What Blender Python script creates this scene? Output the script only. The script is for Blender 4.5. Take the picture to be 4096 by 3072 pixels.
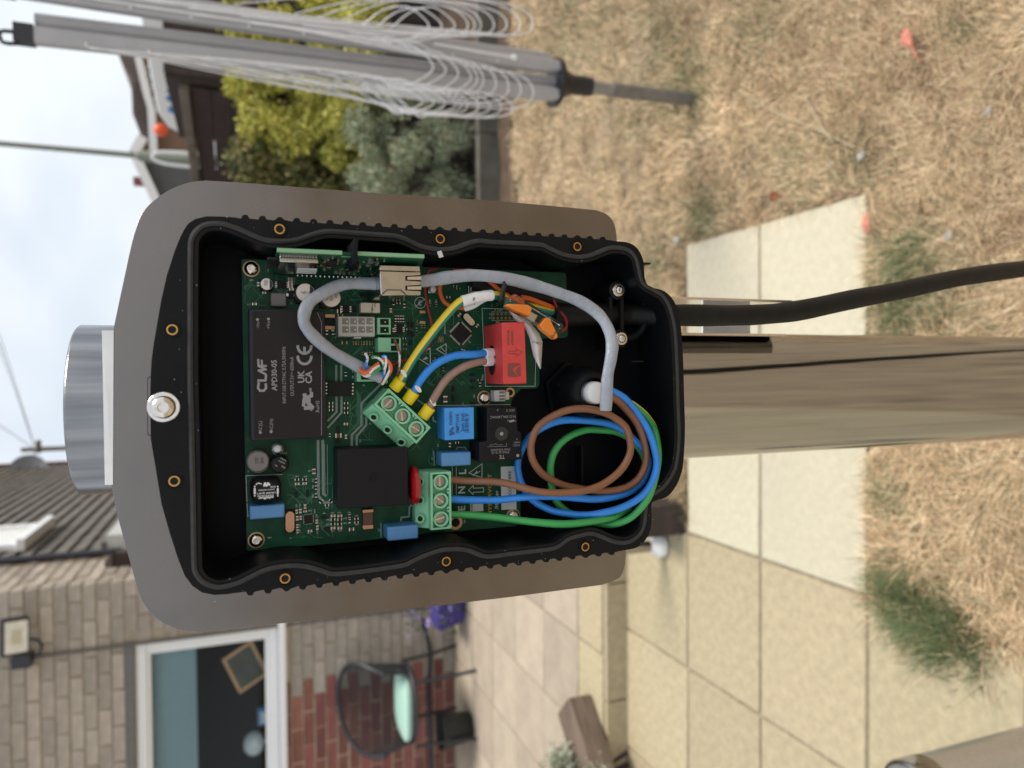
import bpy, bmesh, math, random
import numpy as np
from mathutils import Vector, Matrix
from mathutils.geometry import tessellate_polygon

random.seed(7)
rng = np.random.default_rng(7)
SC = bpy.context.scene
COL = SC.collection
for o in list(bpy.data.objects):
    bpy.data.objects.remove(o)

# ------------------------------------------------------------------ camera
# The photograph was taken with the phone held sideways: the sky lies at the image's left edge.
FPX, CAM = 2900.0, Vector((0.0, 0.0, 1.53))
dn = Vector((120, 7650, 2900)).normalized()            # world "down" seen by the camera (right, down, forward)
yc = Vector((44, -1091, 2900))
yc = (yc - yc.dot(dn) * dn).normalized()
zc = -dn
xc = yc.cross(zc)
RT = Vector((xc[0], yc[0], zc[0]))
DNV = Vector((xc[1], yc[1], zc[1]))
FW = Vector((xc[2], yc[2], zc[2]))
cam = bpy.data.cameras.new('camera')
cam_o = bpy.data.objects.new('camera', cam)
COL.objects.link(cam_o)
m = Matrix((DNV, RT, -FW)).transposed().to_4x4()
m.translation = CAM
cam_o.matrix_world = m
cam.sensor_width = 36.0
cam.lens = 36.0 * FPX / 4096.0
cam.clip_start, cam.clip_end = 0.01, 600.0
cam.dof.use_dof = True
cam.dof.focus_distance = 0.412
cam.dof.aperture_fstop = 8.0
SC.camera = cam_o

# ------------------------------------------------------------------ world, sun, exposure
SUN_EL, SUN_AZ = math.radians(58), math.radians(84)     # azimuth from +Y towards +X
W = bpy.data.worlds.new('World')
SC.world = W
W.use_nodes = True
nt = W.node_tree
nt.nodes.clear()
out = nt.nodes.new('ShaderNodeOutputWorld')
bg = nt.nodes.new('ShaderNodeBackground')
sky = nt.nodes.new('ShaderNodeTexSky')
sky.sky_type = 'NISHITA'
sky.sun_disc = False
sky.sun_elevation = SUN_EL
sky.sun_rotation = SUN_AZ
sky.air_density, sky.dust_density, sky.ozone_density = 1.0, 2.0, 1.0
tc = nt.nodes.new('ShaderNodeTexCoord')
mp = nt.nodes.new('ShaderNodeMapping')
mp.inputs['Scale'].default_value = (1.0, 1.0, 1.6)
nz = nt.nodes.new('ShaderNodeTexNoise')
nz.inputs['Scale'].default_value = 2.6
nz.inputs['Detail'].default_value = 3.5
nz.inputs['Roughness'].default_value = 0.55
cr = nt.nodes.new('ShaderNodeValToRGB')
cr.color_ramp.elements[0].position = 0.30
cr.color_ramp.elements[0].color = (0.52, 0.52, 0.52, 1)
cr.color_ramp.elements[1].position = 0.55
mx = nt.nodes.new('ShaderNodeMix')
mx.data_type = 'RGBA'
mx.inputs[7].default_value = (6.2, 6.55, 6.9, 1)       # thin bright cloud, in the sky texture's own units
L = nt.links.new
L(tc.outputs['Generated'], mp.inputs['Vector'])
L(mp.outputs['Vector'], nz.inputs['Vector'])
L(nz.outputs['Fac'], cr.inputs['Fac'])
L(cr.outputs['Color'], mx.inputs[0])
L(sky.outputs['Color'], mx.inputs[6])
L(mx.outputs[2], bg.inputs['Color'])
L(bg.outputs['Background'], out.inputs['Surface'])
bg.inputs['Strength'].default_value = 0.125
sl = bpy.data.lights.new('sun', 'SUN')
sl.energy = 2.8
sl.angle = math.radians(20)
sl.color = (1.0, 0.94, 0.85)
so = bpy.data.objects.new('sun', sl)
COL.objects.link(so)
sd = Vector((math.sin(SUN_AZ) * math.cos(SUN_EL), math.cos(SUN_AZ) * math.cos(SUN_EL), math.sin(SUN_EL)))
so.rotation_euler = sd.to_track_quat('Z', 'Y').to_euler()
so.location = sd * 30
SC.view_settings.view_transform = 'Standard'
SC.view_settings.look = 'None'
SC.view_settings.exposure = 0.30
SC.view_settings.gamma = 1.0
SC.view_settings.use_curve_mapping = False
SC.render.engine = 'CYCLES'

# ------------------------------------------------------------------ pixel helpers (photo pixels, 4096 x 3072)
def ray(x, y):
    return (FPX * FW + (1536 - y) * RT + (x - 2048) * DNV)
def P(x, y, D):                    # the point of that pixel's ray on the upright plane y = D
    r = ray(x, y)
    return CAM + r * (D / r.y)
def GZ(x, y, z=0.0):               # ... on the level plane z
    r = ray(x, y)
    return CAM + r * ((z - CAM.z) / r.z)
def XZ(x, y, D):
    p = P(x, y, D)
    return (p.x, p.z)

# ------------------------------------------------------------------ object helpers
WO = {}
def link(o, parent, origin):
    COL.objects.link(o)
    WO[o.name] = Vector(origin)
    if parent is not None:
        o.parent = parent
        o.location = Vector(origin) - WO[parent.name]
    else:
        o.location = origin
def tag(o, label, cat=None, group=None, kind=None):
    if label: o['label'] = label
    if cat: o['category'] = cat
    if group: o['group'] = group
    if kind: o['kind'] = kind
    return o
def thing(name, loc, label, cat, group=None, kind=None):
    o = bpy.data.objects.new(name, None)
    o.empty_display_size = 0.05
    link(o, None, Vector(loc))
    return tag(o, label, cat, group, kind)
class G:
    """collects faces, then becomes ONE mesh object"""
    def __init__(s): s.v, s.f, s.m, s.sm = [], [], [], []
    def add(s, vs, fs, mi=0, sm=False):
        b = len(s.v)
        s.v += [tuple(v) for v in vs]
        for f in fs:
            s.f.append(tuple(i + b for i in f)); s.m.append(mi); s.sm.append(sm)
        return s
    def box(s, a, b, mi=0):
        x0, x1 = sorted((a[0], b[0])); y0, y1 = sorted((a[1], b[1])); z0, z1 = sorted((a[2], b[2]))
        return s.hexa([(x0,y0,z0),(x1,y0,z0),(x1,y0,z1),(x0,y0,z1)], [(x0,y1,z0),(x1,y1,z0),(x1,y1,z1),(x0,y1,z1)], mi)
    def hexa(s, q, r, mi=0):       # two facing quads
        return s.add(list(q) + list(r), [(0,1,2,3),(7,6,5,4),(0,4,5,1),(1,5,6,2),(2,6,7,3),(3,7,4,0)], mi)
    def obox(s, c, ax, ay, az, mi=0):   # centre and three half-axis vectors
        c, ax, ay, az = map(Vector, (c, ax, ay, az))
        q = [c-ax-ay-az, c+ax-ay-az, c+ax-ay+az, c-ax-ay+az]
        r = [p + 2*ay for p in q]
        return s.hexa(q, r, mi)
    def prism(s, loops, y0, y1, mi=0, back=True, loops2=None, smside=False):   # loops of (X,Z): outline first, then holes
        loops2 = loops2 or loops
        n = sum(len(l) for l in loops)
        vs = [(x, y0, z) for l in loops for x, z in l] + [(x, y1, z) for l in loops2 for x, z in l]
        tri = tessellate_polygon([[Vector((x, z, 0)) for x, z in l] for l in loops])
        s.add(vs, [t for t in tri] + ([tuple(i + n for i in t) for t in tri] if back else []), mi)
        b = len(s.v) - 2 * n
        o = 0
        for l in loops:
            k = len(l)
            for i in range(k):
                j = (i + 1) % k
                s.f.append((b+o+i, b+o+j, b+n+o+j, b+n+o+i)); s.m.append(mi); s.sm.append(smside)
            o += k
        return s
    def rings(s, rings, mi=0, cap=True, sm=True, mfun=None):
        k = len(rings[0]); b = len(s.v)
        for r in rings: s.v += [tuple(p) for p in r]
        for i in range(len(rings) - 1):
            for j in range(k):
                q = (j + 1) % k
                s.f.append((b+i*k+j, b+i*k+q, b+(i+1)*k+q, b+(i+1)*k+j))
                s.m.append(mfun(i, j) if mfun else mi); s.sm.append(sm)
        if cap:
            s.f.append(tuple(b + j for j in range(k))); s.m.append(mi); s.sm.append(False)
            e = b + (len(rings) - 1) * k
            s.f.append(tuple(e + j for j in reversed(range(k)))); s.m.append(mi); s.sm.append(False)
        return s
    def cyl(s, a, b, r0, r1=None, n=16, mi=0, cap=True, sm=True):
        return s.lathe(a, Vector(b) - Vector(a), [(0, r0), (1, r0 if r1 is None else r1)], n, mi, cap, sm, True)
    def lathe(s, a, d, prof, n=20, mi=0, cap=True, sm=True, rel=False):   # prof: (distance along d, radius)
        a, d = Vector(a), Vector(d)
        L_ = d.length if rel else 1.0
        d = d.normalized()
        t = d.orthogonal().normalized(); u = d.cross(t)
        rr = []
        for h, r in prof:
            rr.append([a + d*h*L_ + (t*math.cos(2*math.pi*i/n) + u*math.sin(2*math.pi*i/n))*max(r, 1e-6) for i in range(n)])
        return s.rings(rr, mi, cap, sm)
    def tube(s, pts, r, n=10, mi=0, sub=6, cap=True, flat=None, mfun=None, up=None, twist=0.0):
        pts = catmull([Vector(p) for p in pts], sub) if sub > 1 else [Vector(p) for p in pts]
        rr = []; t0 = None; nrm = None
        for i, p in enumerate(pts):
            t = (pts[min(i+1, len(pts)-1)] - pts[max(i-1, 0)]).normalized()
            if nrm is None:
                nrm = (Vector(up) if up else t.orthogonal())
            nrm = (nrm - t * nrm.dot(t)).normalized()
            bn = t.cross(nrm)
            ra = r(i / (len(pts) - 1)) if callable(r) else r
            fa = flat if flat else 1.0
            ring = []
            for j in range(n):
                a = 2*math.pi*j/n + twist * i / len(pts)
                ring.append(p + nrm*math.cos(a)*ra*fa + bn*math.sin(a)*ra)
            rr.append(ring)
        return s.rings(rr, mi, cap, True, mfun)
    def obj(s, name, mats, parent=None, label=None, cat=None, group=None, kind=None, bev=0, seg=2, origin=None):
        vs = s.v
        a = np.array(vs)
        lo, hi = a.min(0), a.max(0)
        og = Vector(origin) if origin is not None else Vector(((lo[0]+hi[0])/2, (lo[1]+hi[1])/2, lo[2]))
        me = bpy.data.meshes.new(name)
        me.from_pydata([(v[0]-og.x, v[1]-og.y, v[2]-og.z) for v in vs], [], s.f)
        if not isinstance(mats, (list, tuple)): mats = [mats]
        for mm in mats: me.materials.append(mm)
        me.polygons.foreach_set('material_index', s.m)
        me.polygons.foreach_set('use_smooth', s.sm)
        bm = bmesh.new(); bm.from_mesh(me)
        bmesh.ops.recalc_face_normals(bm, faces=bm.faces)
        bm.to_mesh(me); bm.free()
        me.set_sharp_from_angle(angle=math.radians(38))
        o = bpy.data.objects.new(name, me)
        link(o, parent, og)
        tag(o, label, cat, group, kind)
        if bev:
            md = o.modifiers.new('bevel', 'BEVEL'); md.width = bev; md.segments = seg; md.limit_method = 'ANGLE'
            md.angle_limit = math.radians(40)
        return o
def inst(name, me, loc, parent=None, rot=None, scale=None):
    o = bpy.data.objects.new(name, me)
    link(o, parent, Vector(loc))
    if rot is not None: o.rotation_euler = rot
    if scale is not None: o.scale = scale
    return o
def catmull(p, sub, closed=False):
    r = []; n = len(p)
    for i in range(n if closed else n - 1):
        if closed: a, b, c, d = p[(i-1) % n], p[i], p[(i+1) % n], p[(i+2) % n]
        else: a, b, c, d = p[max(i-1, 0)], p[i], p[i+1], p[min(i+2, n-1)]
        for k in range(sub):
            t = k / sub
            r.append(0.5*((2*b) + (c-a)*t + (2*a-5*b+4*c-d)*t*t + (3*b-a-3*c+d)*t**3))
    if not closed: r.append(p[-1])
    return r
def smooth_loop(px, D, sub=4):
    q = catmull([Vector((*XZ(x, y, D), 0)) for x, y in px], sub, True)
    return [(v.x, v.y) for v in q]
def loop(px, D): return [XZ(x, y, D) for x, y in px]
def offset(lp, d):                 # moves a closed (X,Z) loop inwards by d
    n = len(lp)
    ar = sum(lp[i][0]*lp[(i+1) % n][1] - lp[(i+1) % n][0]*lp[i][1] for i in range(n))
    sg = 1 if ar > 0 else -1
    r = []
    for i in range(n):
        a, c = lp[i-2], lp[(i+2) % n]
        t = Vector((c[0]-a[0], c[1]-a[1])).normalized()
        r.append((lp[i][0] - t.y*d*sg, lp[i][1] + t.x*d*sg))
    return r
def resample(lp, n):
    p = lp + [lp[0]]
    cum = [0]
    for a, b in zip(p, p[1:]): cum.append(cum[-1] + math.hypot(b[0]-a[0], b[1]-a[1]))
    r = []; k = 0
    for i in range(n):
        t = cum[-1]*i/n
        while cum[k+1] < t: k += 1
        f = (t - cum[k]) / max(cum[k+1]-cum[k], 1e-12)
        r.append((p[k][0]+(p[k+1][0]-p[k][0])*f, p[k][1]+(p[k+1][1]-p[k][1])*f))
    return r
def text_geo(g, s, cx, cz, D, size, rot=0, bold=0.0, mi=0, squeeze=1.0):
    cu = bpy.data.curves.new('t', 'FONT')
    cu.body = s; cu.size = size; cu.align_x = 'CENTER'; cu.align_y = 'CENTER'; cu.resolution_u = 2
    cu.offset = bold * size
    ob = bpy.data.objects.new('t', cu)
    COL.objects.link(ob)
    me = bpy.data.meshes.new_from_object(ob)
    c, sn = math.cos(math.radians(rot)), math.sin(math.radians(rot))
    vs = [(cx + v.co.x*squeeze*c - v.co.y*sn, D, cz + v.co.x*squeeze*sn + v.co.y*c) for v in me.vertices]
    g.add(vs, [tuple(p.vertices) for p in me.polygons], mi)
    bpy.data.objects.remove(ob); bpy.data.meshes.remove(me); bpy.data.curves.remove(cu)
def text_px(g, s, x, y, D, hpx, rot=0, bold=0.0, mi=0, squeeze=1.0):
    cx, cz = XZ(x, y, D)
    k = (P(x, y, D) - P(x + hpx, y, D)).length
    text_geo(g, s, cx, cz, D, k / 0.72, rot, bold, mi, squeeze)

# ------------------------------------------------------------------ materials
def mat(name, col, rough=0.5, metal=0.0, var=0.12, scale=30.0, bump=0.0, bscale=None, spec=None, aniso=None, coat=0.0, rand=0.0, rvar=0.0, tr=0.0, nr=None):
    mt = bpy.data.materials.new(name)
    mt.use_nodes = True
    n = mt.node_tree.nodes; lk = mt.node_tree.links.new
    b = n['Principled BSDF']
    b.inputs['Roughness'].default_value = rough
    b.inputs['Metallic'].default_value = metal
    if spec is not None: b.inputs['Specular IOR Level'].default_value = spec
    if coat: b.inputs['Coat Weight'].default_value = coat
    if tr: b.inputs['Transmission Weight'].default_value = tr
    t = n.new('ShaderNodeTexCoord')
    mpn = n.new('ShaderNodeMapping')
    if aniso: mpn.inputs['Scale'].default_value = aniso
    lk(t.outputs['Object'], mpn.inputs['Vector'])
    z = n.new('ShaderNodeTexNoise')
    z.inputs['Scale'].default_value = scale; z.inputs['Detail'].default_value = 5 if nr is None else 12
    if nr: z.inputs['Roughness'].default_value = nr
    lk(mpn.outputs['Vector'], z.inputs['Vector'])
    hs = n.new('ShaderNodeHueSaturation')
    hs.inputs['Color'].default_value = (*col, 1)
    mr = n.new('ShaderNodeMapRange')
    mr.inputs['From Min'].default_value = 0.25; mr.inputs['From Max'].default_value = 0.75
    mr.inputs['To Min'].default_value = 1 - var; mr.inputs['To Max'].default_value = 1 + var
    lk(z.outputs['Fac'], mr.inputs['Value'])
    src = mr.outputs['Result']
    if rand:
        oi = n.new('ShaderNodeObjectInfo')
        m2 = n.new('ShaderNodeMapRange')
        m2.inputs['To Min'].default_value = 1 - rand; m2.inputs['To Max'].default_value = 1 + rand
        lk(oi.outputs['Random'], m2.inputs['Value'])
        mu = n.new('ShaderNodeMath'); mu.operation = 'MULTIPLY'
        lk(src, mu.inputs[0]); lk(m2.outputs['Result'], mu.inputs[1])
        src = mu.outputs['Value']
        m3 = n.new('ShaderNodeMapRange')
        m3.inputs['To Min'].default_value = 0.5 - rand*0.04; m3.inputs['To Max'].default_value = 0.5 + rand*0.04
        fr = n.new('ShaderNodeMath'); fr.operation = 'FRACT'
        m5 = n.new('ShaderNodeMath'); m5.operation = 'MULTIPLY'; m5.inputs[1].default_value = 7.31
        lk(oi.outputs['Random'], m5.inputs[0]); lk(m5.outputs['Value'], fr.inputs[0]); lk(fr.outputs['Value'], m3.inputs['Value'])
        lk(m3.outputs['Result'], hs.inputs['Hue'])
    lk(src, hs.inputs['Value'])
    lk(hs.outputs['Color'], b.inputs['Base Color'])
    if rvar:
        m4 = n.new('ShaderNodeMapRange')
        m4.inputs['To Min'].default_value = max(rough - rvar, 0.02); m4.inputs['To Max'].default_value = rough + rvar
        lk(z.outputs['Fac'], m4.inputs['Value']); lk(m4.outputs['Result'], b.inputs['Roughness'])
    if bump:
        z2 = n.new('ShaderNodeTexNoise'); z2.inputs['Scale'].default_value = bscale or scale*4; z2.inputs['Detail'].default_value = 4
        lk(mpn.outputs['Vector'], z2.inputs['Vector'])
        bp = n.new('ShaderNodeBump'); bp.inputs['Strength'].default_value = min(bump, 1.0); bp.inputs['Distance'].default_value = 0.002 if bump < 1 else 0.01
        lk(z2.outputs['Fac'], bp.inputs['Height']); lk(bp.outputs['Normal'], b.inputs['Normal'])
    return mt
def attr_mat(name, rough=0.6, trans=0.0):
    mt = bpy.data.materials.new(name); mt.use_nodes = True
    n = mt.node_tree.nodes; b = n['Principled BSDF']
    a = n.new('ShaderNodeAttribute'); a.attribute_name = 'col'
    mt.node_tree.links.new(a.outputs['Color'], b.inputs['Base Color'])
    b.inputs['Roughness'].default_value = rough
    b.inputs['Specular IOR Level'].default_value = 0.25
    if trans: b.inputs['Subsurface Weight'].default_value = 0.0
    return mt
def glass_mat(name, col=(1, 1, 1), rough=0.02, ior=1.45, thin=False):
    mt = bpy.data.materials.new(name); mt.use_nodes = True
    n = mt.node_tree.nodes; b = n['Principled BSDF']; lk = mt.node_tree.links.new
    b.inputs['Base Color'].default_value = (*col, 1); b.inputs['Roughness'].default_value = rough
    b.inputs['IOR'].default_value = ior
    if thin:
        tb = n.new('ShaderNodeBsdfTransparent'); gb = n.new('ShaderNodeBsdfGlossy'); gb.inputs['Roughness'].default_value = rough
        tb.inputs['Color'].default_value = (*col, 1)
        fz = n.new('ShaderNodeFresnel'); fz.inputs['IOR'].default_value = ior
        ms = n.new('ShaderNodeMixShader')
        lk(fz.outputs['Fac'], ms.inputs[0]); lk(tb.outputs[0], ms.inputs[1]); lk(gb.outputs[0], ms.inputs[2])
        lk(ms.outputs[0], n['Material Output'].inputs['Surface'])
    else:
        b.inputs['Transmission Weight'].default_value = 1.0
    return mt
M = {}
def dm(k, *a, **kw): M[k] = mat(k, *a, **kw)
dm('steel', (0.375, 0.375, 0.372), 0.13, 1.0, var=0.15, scale=130, aniso=(1, 1, 0.01), rvar=0.07, bump=0.02, bscale=400)  # lengthwise colour streaks: brushed grain, also standing in for dark reflections
dm('plate', (0.205, 0.186, 0.178), 0.25, 1.0, var=0.12, scale=24, rvar=0.16)
dm('alu', (0.40, 0.40, 0.415), 0.5, 0.3, var=0.06, scale=25)
dm('alu_dark', (0.30, 0.29, 0.28), 0.5, 0.5, var=0.15, scale=25)
dm('black_plastic', (0.006, 0.0065, 0.008), 0.40, var=0.3, scale=40, bump=0.12, bscale=2500, spec=0.16)
dm('black_inner', (0.003, 0.0035, 0.006), 0.45, var=0.3, scale=30, spec=0.10)
dm('rubber', (0.022, 0.022, 0.023), 0.62, var=0.35, scale=200, bump=0.2, bscale=1500)
dm('pcb', (0.005, 0.060, 0.030), 0.34, var=0.40, scale=90, spec=0.20, bump=0.10, bscale=1400)
dm('pcb_edge', (0.22, 0.42, 0.24), 0.6)
dm('silk', (0.50, 0.54, 0.52), 0.7, var=0.15, scale=900)
dm('print_grey', (0.27, 0.26, 0.27), 0.6)
dm('print_dark', (0.03, 0.03, 0.03), 0.6)
dm('print_white', (0.72, 0.72, 0.74), 0.6)
dm('pad', (0.55, 0.33, 0.18), 0.4, 0.6)
dm('gold_text', (0.50, 0.28, 0.07), 0.4, 0.4)
dm('solder', (0.62, 0.62, 0.63), 0.25, 0.9)
dm('chip', (0.010, 0.010, 0.011), 0.5, spec=0.25, var=0.25, scale=500, bump=0.1, bscale=3000)
dm('module', (0.015, 0.012, 0.013), 0.5, var=0.12, scale=120, spec=0.22)
dm('module_side', (0.018, 0.019, 0.025), 0.42, spec=0.3)
dm('relay', (0.007, 0.007, 0.010), 0.45, spec=0.22, var=0.12, scale=100, bump=0.05, bscale=2500)
dm('blue_cap', (0.085, 0.25, 0.52), 0.45, var=0.06, scale=300, bump=0.06, bscale=2500)
dm('blue_zmpt', (0.05, 0.29, 0.74), 0.42, var=0.05, scale=300)
dm('blue_dark', (0.02, 0.09, 0.26), 0.5)
dm('term', (0.23, 0.54, 0.33), 0.42, var=0.05, scale=200, spec=0.4)
dm('term_dark', (0.05, 0.16, 0.09), 0.5)
dm('screw', (0.33, 0.31, 0.31), 0.32, 1.0, var=0.2, scale=900)
dm('bright_screw', (0.70, 0.66, 0.62), 0.18, 1.0, var=0.12, scale=500)
dm('brass', (0.52, 0.30, 0.10), 0.28, 1.0, var=0.2, scale=400)
dm('hole', (0.003, 0.002, 0.002), 0.8)
dm('varistor', (0.33, 0.006, 0.012), 0.18, coat=0.6)
dm('sensor', (0.60, 0.052, 0.050), 0.5, var=0.08, scale=200, bump=0.08, bscale=2000)
dm('sensor_print', (0.20, 0.055, 0.04), 0.6)
dm('w_brown', (0.215, 0.090, 0.042), 0.40, var=0.10, scale=120)
dm('w_brown2', (0.31, 0.18, 0.145), 0.40, var=0.10, scale=120)
dm('w_blue', (0.025, 0.23, 0.72), 0.36, var=0.08, scale=120)
dm('w_green', (0.045, 0.33, 0.085), 0.36, var=0.08, scale=120)
dm('w_green2', (0.020, 0.20, 0.155), 0.38)
dm('w_yellow', (0.80, 0.58, 0.035), 0.38, var=0.06, scale=120)
dm('ferrule', (0.80, 0.62, 0.004), 0.30, var=0.06, scale=200)
dm('w_grey', (0.30, 0.325, 0.375), 0.36, var=0.10, scale=70, bump=0.5, bscale=180)
dm('w_red', (0.30, 0.008, 0.012), 0.4)
dm('w_orange', (0.66, 0.12, 0.02), 0.4)
dm('w_white', (0.72, 0.72, 0.72), 0.45)
dm('cable_black', (0.008, 0.008, 0.008), 0.5, spec=0.22, var=0.3, scale=150, bump=0.15, bscale=800)
dm('sleeve', (0.78, 0.78, 0.79), 0.5)
dm('paint_mark', (0.80, 0.76, 0.74), 0.5)
dm('cream', (0.58, 0.53, 0.42), 0.5)
dm('molex', (0.44, 0.44, 0.41), 0.5)
dm('molex_in', (0.20, 0.19, 0.17), 0.6)
dm('can', (0.62, 0.60, 0.60), 0.28, 0.85, var=0.05)
dm('can_black', (0.02, 0.02, 0.02), 0.4)
dm('ind_grey', (0.22, 0.20, 0.20), 0.5)
dm('copper', (0.50, 0.29, 0.20), 0.25, 0.9)
dm('nickel', (0.50, 0.49, 0.47), 0.18, 1.0, var=0.12, scale=200)
dm('smd_tan', (0.32, 0.20, 0.12), 0.5)
dm('smd_brown', (0.11, 0.045, 0.03), 0.4)
dm('wago_orange', (0.72, 0.20, 0.02), 0.4)
dm('clear_led', (0.70, 0.74, 0.80), 0.2)
dm('label_white', (0.60, 0.62, 0.62), 0.55)
M['clear'] = glass_mat('clear', (0.96, 0.96, 0.96), 0.05, 1.25)
M['glass'] = glass_mat('glass', (0.93, 0.96, 0.96), 0.01, 1.28, thin=True)
# setting
dm('lawn', (0.29, 0.22, 0.14), 0.9, var=0.5, scale=8, bump=0.8, bscale=120)
dm('soil', (0.085, 0.055, 0.035), 0.95, var=0.5, scale=14, bump=1.2, bscale=60)
dm('dust', (0.55, 0.55, 0.55), 0.8)
dm('slab_pale', (0.48, 0.435, 0.325), 0.85, var=0.15, scale=38, nr=0.72, bump=0.25, bscale=260, rand=0.09)
dm('slab_yellow', (0.39, 0.325, 0.210), 0.85, var=0.26, scale=34, nr=0.72, bump=0.3, bscale=240, rand=0.10)
dm('slab_patio', (0.40, 0.33, 0.255), 0.85, var=0.26, scale=5, nr=0.75, bump=0.2, bscale=200, rand=0.12)
dm('joint', (0.27, 0.225, 0.155), 0.9, var=0.3, scale=30)
dm('brick', (0.37, 0.322, 0.270), 0.85, var=0.20, scale=14, bump=0.4, bscale=150, rand=0.18)
dm('brick_pale', (0.37, 0.318, 0.262), 0.85, var=0.20, scale=14, bump=0.4, bscale=150, rand=0.25)
dm('brick_red', (0.22, 0.085, 0.068), 0.85, var=0.25, scale=16, bump=0.4, bscale=150, rand=0.28)
dm('mortar', (0.335, 0.285, 0.218), 0.95, var=0.2, scale=20)
dm('mortar_pale', (0.42, 0.30, 0.22), 0.95, var=0.2, scale=20)
dm('tile', (0.150, 0.135, 0.115), 0.85, var=0.3, scale=9, bump=0.4, bscale=90)
dm('upvc', (0.80, 0.80, 0.80), 0.3, var=0.03)
dm('fascia', (0.55, 0.55, 0.53), 0.5)
dm('lead', (0.14, 0.13, 0.13), 0.6)
dm('blind', (0.29, 0.41, 0.46), 0.8, var=0.05)
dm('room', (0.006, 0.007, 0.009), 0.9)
dm('pipe', (0.02, 0.022, 0.03), 0.35)
dm('conduit', (0.10, 0.09, 0.08), 0.6)
dm('lamp_glass', (0.78, 0.79, 0.74), 0.25)
dm('lamp_led', (0.60, 0.57, 0.42), 0.5)
dm('chair_metal', (0.022, 0.024, 0.030), 0.5, var=0.2)
dm('cushion', (0.36, 0.56, 0.48), 0.9, var=0.08, scale=40)
dm('pot_black', (0.012, 0.014, 0.014), 0.45, var=0.3)
dm('trough', (0.05, 0.04, 0.20), 0.5, var=0.3, scale=12)
dm('petal', (0.30, 0.22, 0.50), 0.7, rand=0.3)
dm('leafy', (0.05, 0.10, 0.03), 0.7, rand=0.3)
dm('timber', (0.16, 0.115, 0.085), 0.85, var=0.4, scale=6, aniso=(1, 1, 8), bump=0.5, bscale=60)
dm('timber_dark', (0.045, 0.030, 0.026), 0.85, var=0.45, scale=7, aniso=(1, 1, 10), bump=0.5, bscale=60)
dm('timber_old', (0.10, 0.095, 0.075), 0.9, var=0.35, scale=8, bump=0.4, bscale=80)
dm('fence', (0.050, 0.030, 0.028), 0.8, var=0.4, scale=7, aniso=(1, 1, 12), bump=0.5, bscale=60)
dm('rail', (0.16, 0.135, 0.11), 0.85, var=0.3, scale=9)
dm('caravan', (0.90, 0.90, 0.88), 0.35, var=0.02)
dm('dot_blue', (0.02, 0.22, 0.62), 0.4)
dm('roof_brown', (0.115, 0.085, 0.075), 0.85, var=0.2, scale=4)
dm('slate', (0.10, 0.105, 0.11), 0.75, var=0.15, scale=5)
dm('wall_far', (0.26, 0.17, 0.12), 0.85, var=0.15, scale=5)
dm('orange_ball', (0.75, 0.09, 0.03), 0.45)
dm('lamp_post', (0.19, 0.20, 0.16), 0.6, var=0.1)
dm('wood_pole', (0.11, 0.085, 0.06), 0.85)
dm('dish', (0.24, 0.25, 0.27), 0.5)
dm('line_grey', (0.78, 0.78, 0.80), 0.35)
dm('airer_tube', (0.20, 0.185, 0.165), 0.55, 0.3, var=0.25, scale=30)
dm('airer_black', (0.02, 0.02, 0.025), 0.45)
dm('leaf_red', (0.56, 0.19, 0.13), 0.6, var=0.35, scale=60)
dm('leaf_brown', (0.18, 0.055, 0.015), 0.6)
dm('pebble', (0.42, 0.39, 0.36), 0.8, var=0.2, rand=0.2)
dm('bollard', (0.55, 0.54, 0.52), 0.32, 0.8, var=0.15, scale=30, aniso=(4, 4, 26), bump=0.5, bscale=7)
M['grass'] = attr_mat('grass', 0.6)
M['foliage'] = attr_mat('foliage', 0.6)
# ================================================================== SETTING
g = G(); g.add([(-150, -60, -0.016), (150, -60, -0.016), (150, 240, -0.016), (-150, 240, -0.016)], [(0, 1, 2, 3)])
g.obj('lawn', M['lawn'], label='dry straw-coloured lawn around the steel post', kind='structure')

def slab_mesh(w, d, t=0.038):
    g = G(); g.box((-w/2, -d/2, -t), (w/2, d/2, 0))
    o = g.obj('tmp', M['slab_pale'], origin=(0, 0, 0), bev=0)
    bm = bmesh.new(); bm.from_mesh(o.data)
    bmesh.ops.bevel(bm, geom=[e for e in bm.edges], offset=0.004, segments=1, affect='EDGES')
    bm.to_mesh(o.data); bm.free()
    me = o.data; bpy.data.objects.remove(o)
    return me
def slab_variants(w, d, mats):
    r = []
    for k in mats:
        me = slab_mesh(w, d); me.materials.clear(); me.materials.append(M[k]); r.append(me)
    return r
g = G()
g.box((-3.6, 1.44, -0.05), (0.45, 2.24, -0.008))
g.box((-3.6, 1.025, -0.05), (-0.61, 1.4399, -0.0081))
g.box((-3.6, 2.2401, -0.05), (-0.575, 2.7, -0.0082))
g.box((-3.6, -3.1, -0.05), (-0.61, 1.0249, -0.0083))  # unseen rows behind the camera, added to give the post a pale reflected band
path = g.obj('garden_path', M['joint'], label='garden path of large pale and yellowish paving slabs', kind='structure', origin=(0, 1.8, -0.05))
GAP = 0.010
def place(parent, name, me, x, y, z):
    o = inst(name, me, (x, y, z + random.uniform(-0.0015, 0.0015)), parent)
    o.rotation_euler = (random.uniform(-0.002, 0.002), random.uniform(-0.002, 0.002), random.uniform(-0.003, 0.003))
    return o
jx = [-3.1, -2.6, -2.1, -1.6, -1.098, -0.60, -0.10, 0.455]
jy = [-3.075, -2.665, -2.255, -1.845, -1.435, -1.025, -0.615, -0.205, 0.205, 0.615, 1.025, 1.435, 1.85, 2.245, 2.705]
cache = {}
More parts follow.
